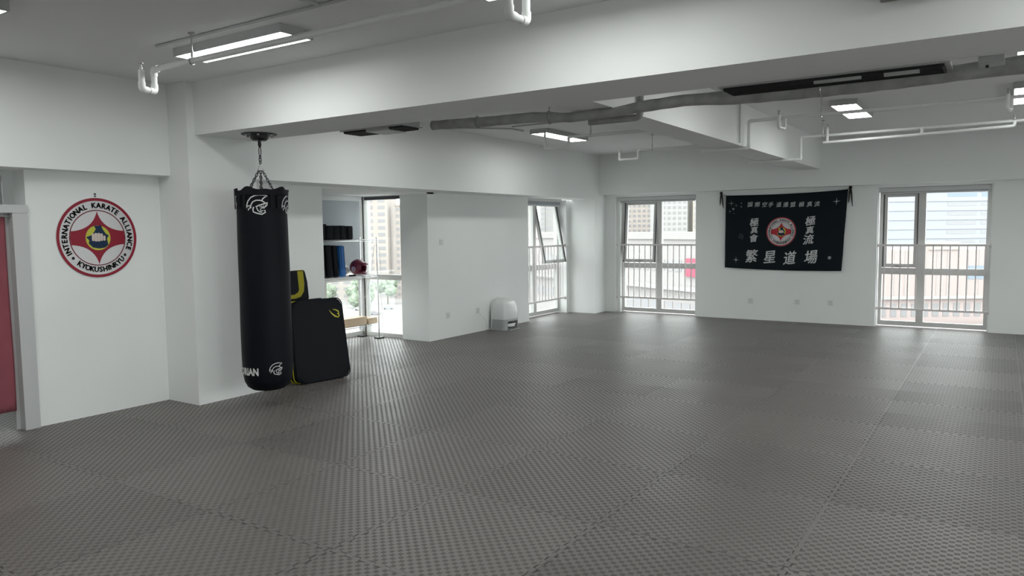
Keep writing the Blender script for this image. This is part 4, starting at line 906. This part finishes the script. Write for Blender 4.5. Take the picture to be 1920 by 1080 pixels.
building('long pale block far away behind the wire rack', -435, 400, 60, 33.3, -30, 4, 10, 14, greyf, wg2)
building('tall beige tower seen left in the window by the robot dock', -188, 292, 17, 33.3, -30, 44, 24, 5, cream2, wg)
building('white tower seen in the middle of the window by the robot dock', -176, 308, 12, 33.3, -30, 34, 21, 4, whitef, wg2)
building('pale tower at the right of the window by the robot dock', -222, 385, 18, 33.3, -30, 30, 20, 5, greyf, wg2)
building('pale brown tower left in the window beside the banner', -193, 441, 15.5, 33.3, -30, 20, 16, 5, cream, wg)
building('grey and white apartment tower behind the white mall', -150, 386, 17, 33.3, -30, 40, 24, 6, greyf, wg)
building('cream tower at the right behind the white mall', -135, 400, 16, 33.3, -30, 44, 22, 4, cream2, wg2)
# white mall with sloping bands of windows
ml = building('long white mall building with window bands beside the banner window', -46, 92, 52, -28.6, -30, 0.2, 6, 34, whitef, wg2, depth=8, wh=0.26, ww=0.72)
obj('red_sign', bx(17.5, 21.5, -0.35, -0.1, 25.9, 28.0), mat('sign_red', (0.30, 0.05, 0.09), 0.5, bump=0.02), ml); obj('red_sign', bx(2.0, 5.5, -0.35, -0.1, 27.0, 28.6), mat('sign_red', (0, 0, 0)), ml)
for z in (24.2, 17.4, 12.5): obj('ledge', bx(-26, 26, -0.7, 0, z, z+0.5), greyf, ml)
# bluish office tower
ot = thing('office_building', 'bluish white office building with balcony bands right of the banner', 'building', (-8.5, 284, -30), math.radians(33.3)); w_ = 54
obj('facade', bx(-w_/2, w_/2, 0, 20, 0, 48), bluef, ot)
for i in range(16): obj('floor_band', bx(-w_/2-0.2, w_/2+0.2, -0.25, 0, i*3.0, i*3.0+1.35), bluef, ot)
for i in range(15):
    b = B(); rr = random.Random(i)
    for (xa, xb) in ((-16, -14.5), (-8, 1.5), (3, 6.5), (9, 20)):
        box(b, xa, xb, -0.06, 0.02, i*3+1.45, i*3+2.6)
    obj('window_row', b, wgb if i > 12 else wg2, ot)
building('pale tower with fine window rows behind the left sash of the right window', -52.5, 440, 44, 33.3, -30, 36, 26, 16, whitef, wg2)
# low pink building close by
lb = thing('low_building', 'low pinkish panelled building below the right hand window', 'building', (-5.5, 116, -30), math.radians(33.3)); w_ = 34
pinkf = mat('pinkish_panels', (0.32, 0.265, 0.255), 0.7, bump=0.05, bscale=1)
obj('facade', bx(-w_/2, w_/2, 0, 14, 0, 28.2), pinkf, lb); obj('parapet', bx(-3.2, 0.9, -0.2, 3, 28.2, 29.2), cream, lb)
obj('ledge', bx(-w_/2, w_/2, -0.5, 0, 21.6, 22.0), greyf, lb)
for k in range(24): x = -w_/2+0.7+k*1.42; obj('panel_joint', bx(x, x+0.08, -0.05, 0.02, 22.0, 28.2), greyf, lb)
for k in range(24): x = -w_/2+0.3+k*1.42; obj('window', bx(x, x+0.85, -0.05, 0.02, 19.2, 21.0), wg, lb)
obj('glazed_recess', bx(2.0, 12.0, -0.05, 0.02, 24.2, 26.0), wgb, lb)
obj('podium_roof', bx(-w_/2-6, w_/2+6, -34, -0.5, 17.3, 18.2), whitef, lb); obj('podium_wall', bx(-w_/2-5, w_/2+5, -33, -1, 0, 17.3), whitef, lb); obj('roof_kerb', bx(-w_/2-6, w_/2+6, -12, -11.4, 18.2, 18.8), greyf, lb)
# trees and cars down in the street
leafm = mat('pale_leaves', (0.17, 0.21, 0.15), 0.8, bump=0.4, bscale=1.5, var=0.3, vscale=0.6); barkm = mat('bark', (0.12, 0.09, 0.07), 0.9, bump=0.3)
def tree(label, x, y, h, s):
    s *= 0.62; t = thing('tree', label, 'tree', (x, y, -30), random.uniform(0, 6))
    b = B()
    for k in range(7):
        c = Vector((random.uniform(-1, 1)*s*0.45, random.uniform(-1, 1)*s*0.45, h*0.62+random.uniform(-0.2, 0.28)*h)); m_ = b.verts[:]
        g = bmesh.ops.create_icosphere(b, subdivisions=3, radius=s*random.uniform(0.35, 0.55), matrix=Matrix.Translation(c))
        for v in g['verts']: d = v.co-c; v.co = c+d*(1+0.22*noise.noise(v.co*1.1)+0.12*noise.noise(v.co*2.7))
    obj('crown', b, leafm, t); b = B(); tube(b, [(0, 0, 0), (0.1, 0, h*0.35), (0, 0.1, h*0.6)], [0.35, 0.28, 0.15], 8); obj('trunk', b, barkm, t)
k = 0
for i, (x, y) in enumerate(((-232, 232), (-221, 238), (-210, 247), (-246, 226), (-199, 238), (-237, 212), (-262, 222), (-285, 222), (-304, 214), (-220, 220), (-186, 226), (-196, 256))):
    tree('leafy street tree seen through the bay window panes' if 0 else 'leafy street tree far below the bay window, '+('behind the rack post', 'at the tower foot', 'right of the tower foot', 'left of the tower foot', 'near the pillar edge', 'before the cream wing', 'above the pine boards', 'in the left lower pane', 'farthest left', 'in front of the tower', 'rightmost', 'at the back')[i], x, y, random.uniform(8, 12), random.uniform(8, 11))
for i, (x, y) in enumerate(((-150, 262), (-165, 272), (-140, 250))): tree('leafy tree at the foot of the towers by the robot dock window, '+('middle', 'left', 'right')[i], x, y, 9, 8)
carw = mat('car_white', (0.4, 0.4, 0.4), 0.3, coat=0.5, bump=0.01); carg = mat('car_grey', (0.2, 0.2, 0.22), 0.3, coat=0.5, bump=0.01); carr = mat('car_red', (0.45, 0.05, 0.05), 0.3, coat=0.5, bump=0.01)
def car(label, x, y, rot, m):
    t = thing('car', label, 'car', (x, y, -30), math.radians(rot))
    prof_ = [(-2.2, 0.35), (-2.2, 0.85), (-1.6, 0.95), (-1.0, 1.42), (0.5, 1.42), (1.2, 0.98), (2.1, 0.85), (2.2, 0.35)]
    b = B(); a = [b.verts.new((u, -0.85, v)) for u, v in prof_]; c = [b.verts.new((u, 0.85, v)) for u, v in prof_]; b.faces.new(a); b.faces.new(c[::-1])
    for i in range(len(prof_)): b.faces.new((a[i], a[(i+1) % 8], c[(i+1) % 8], c[i]))
    obj('car_body', b, m, t); b = B(); box(b, -0.95, 0.55, -0.87, 0.87, 1.0, 1.3); obj('car_windows', b, carg, t)
    for wx_ in (-1.35, 1.35):
        for sy in (-1, 1): obj('wheel', cyl(B(), (wx_, sy*0.72, 0.33), (wx_, sy*0.9, 0.33), 0.33, 18), canvas, t)
for i, (x, y, a, m) in enumerate(((-214, 214, 30, carw), (-206, 222, 35, carg), (-226, 206, 30, carw), (-238, 224, 120, carr), (-197, 205, 30, carg), (-156, 232, 70, carw), (-148, 240, 60, carg))):
    car(('white car on the road below the bay window, middle', 'grey car on the road below the bay window', 'white car below the bay window, farther left', 'red car parked by the trees below the bay window', 'grey car at the right below the bay window', 'white car below the window by the robot dock', 'grey car below the window by the robot dock')[i], x, y, a, m)
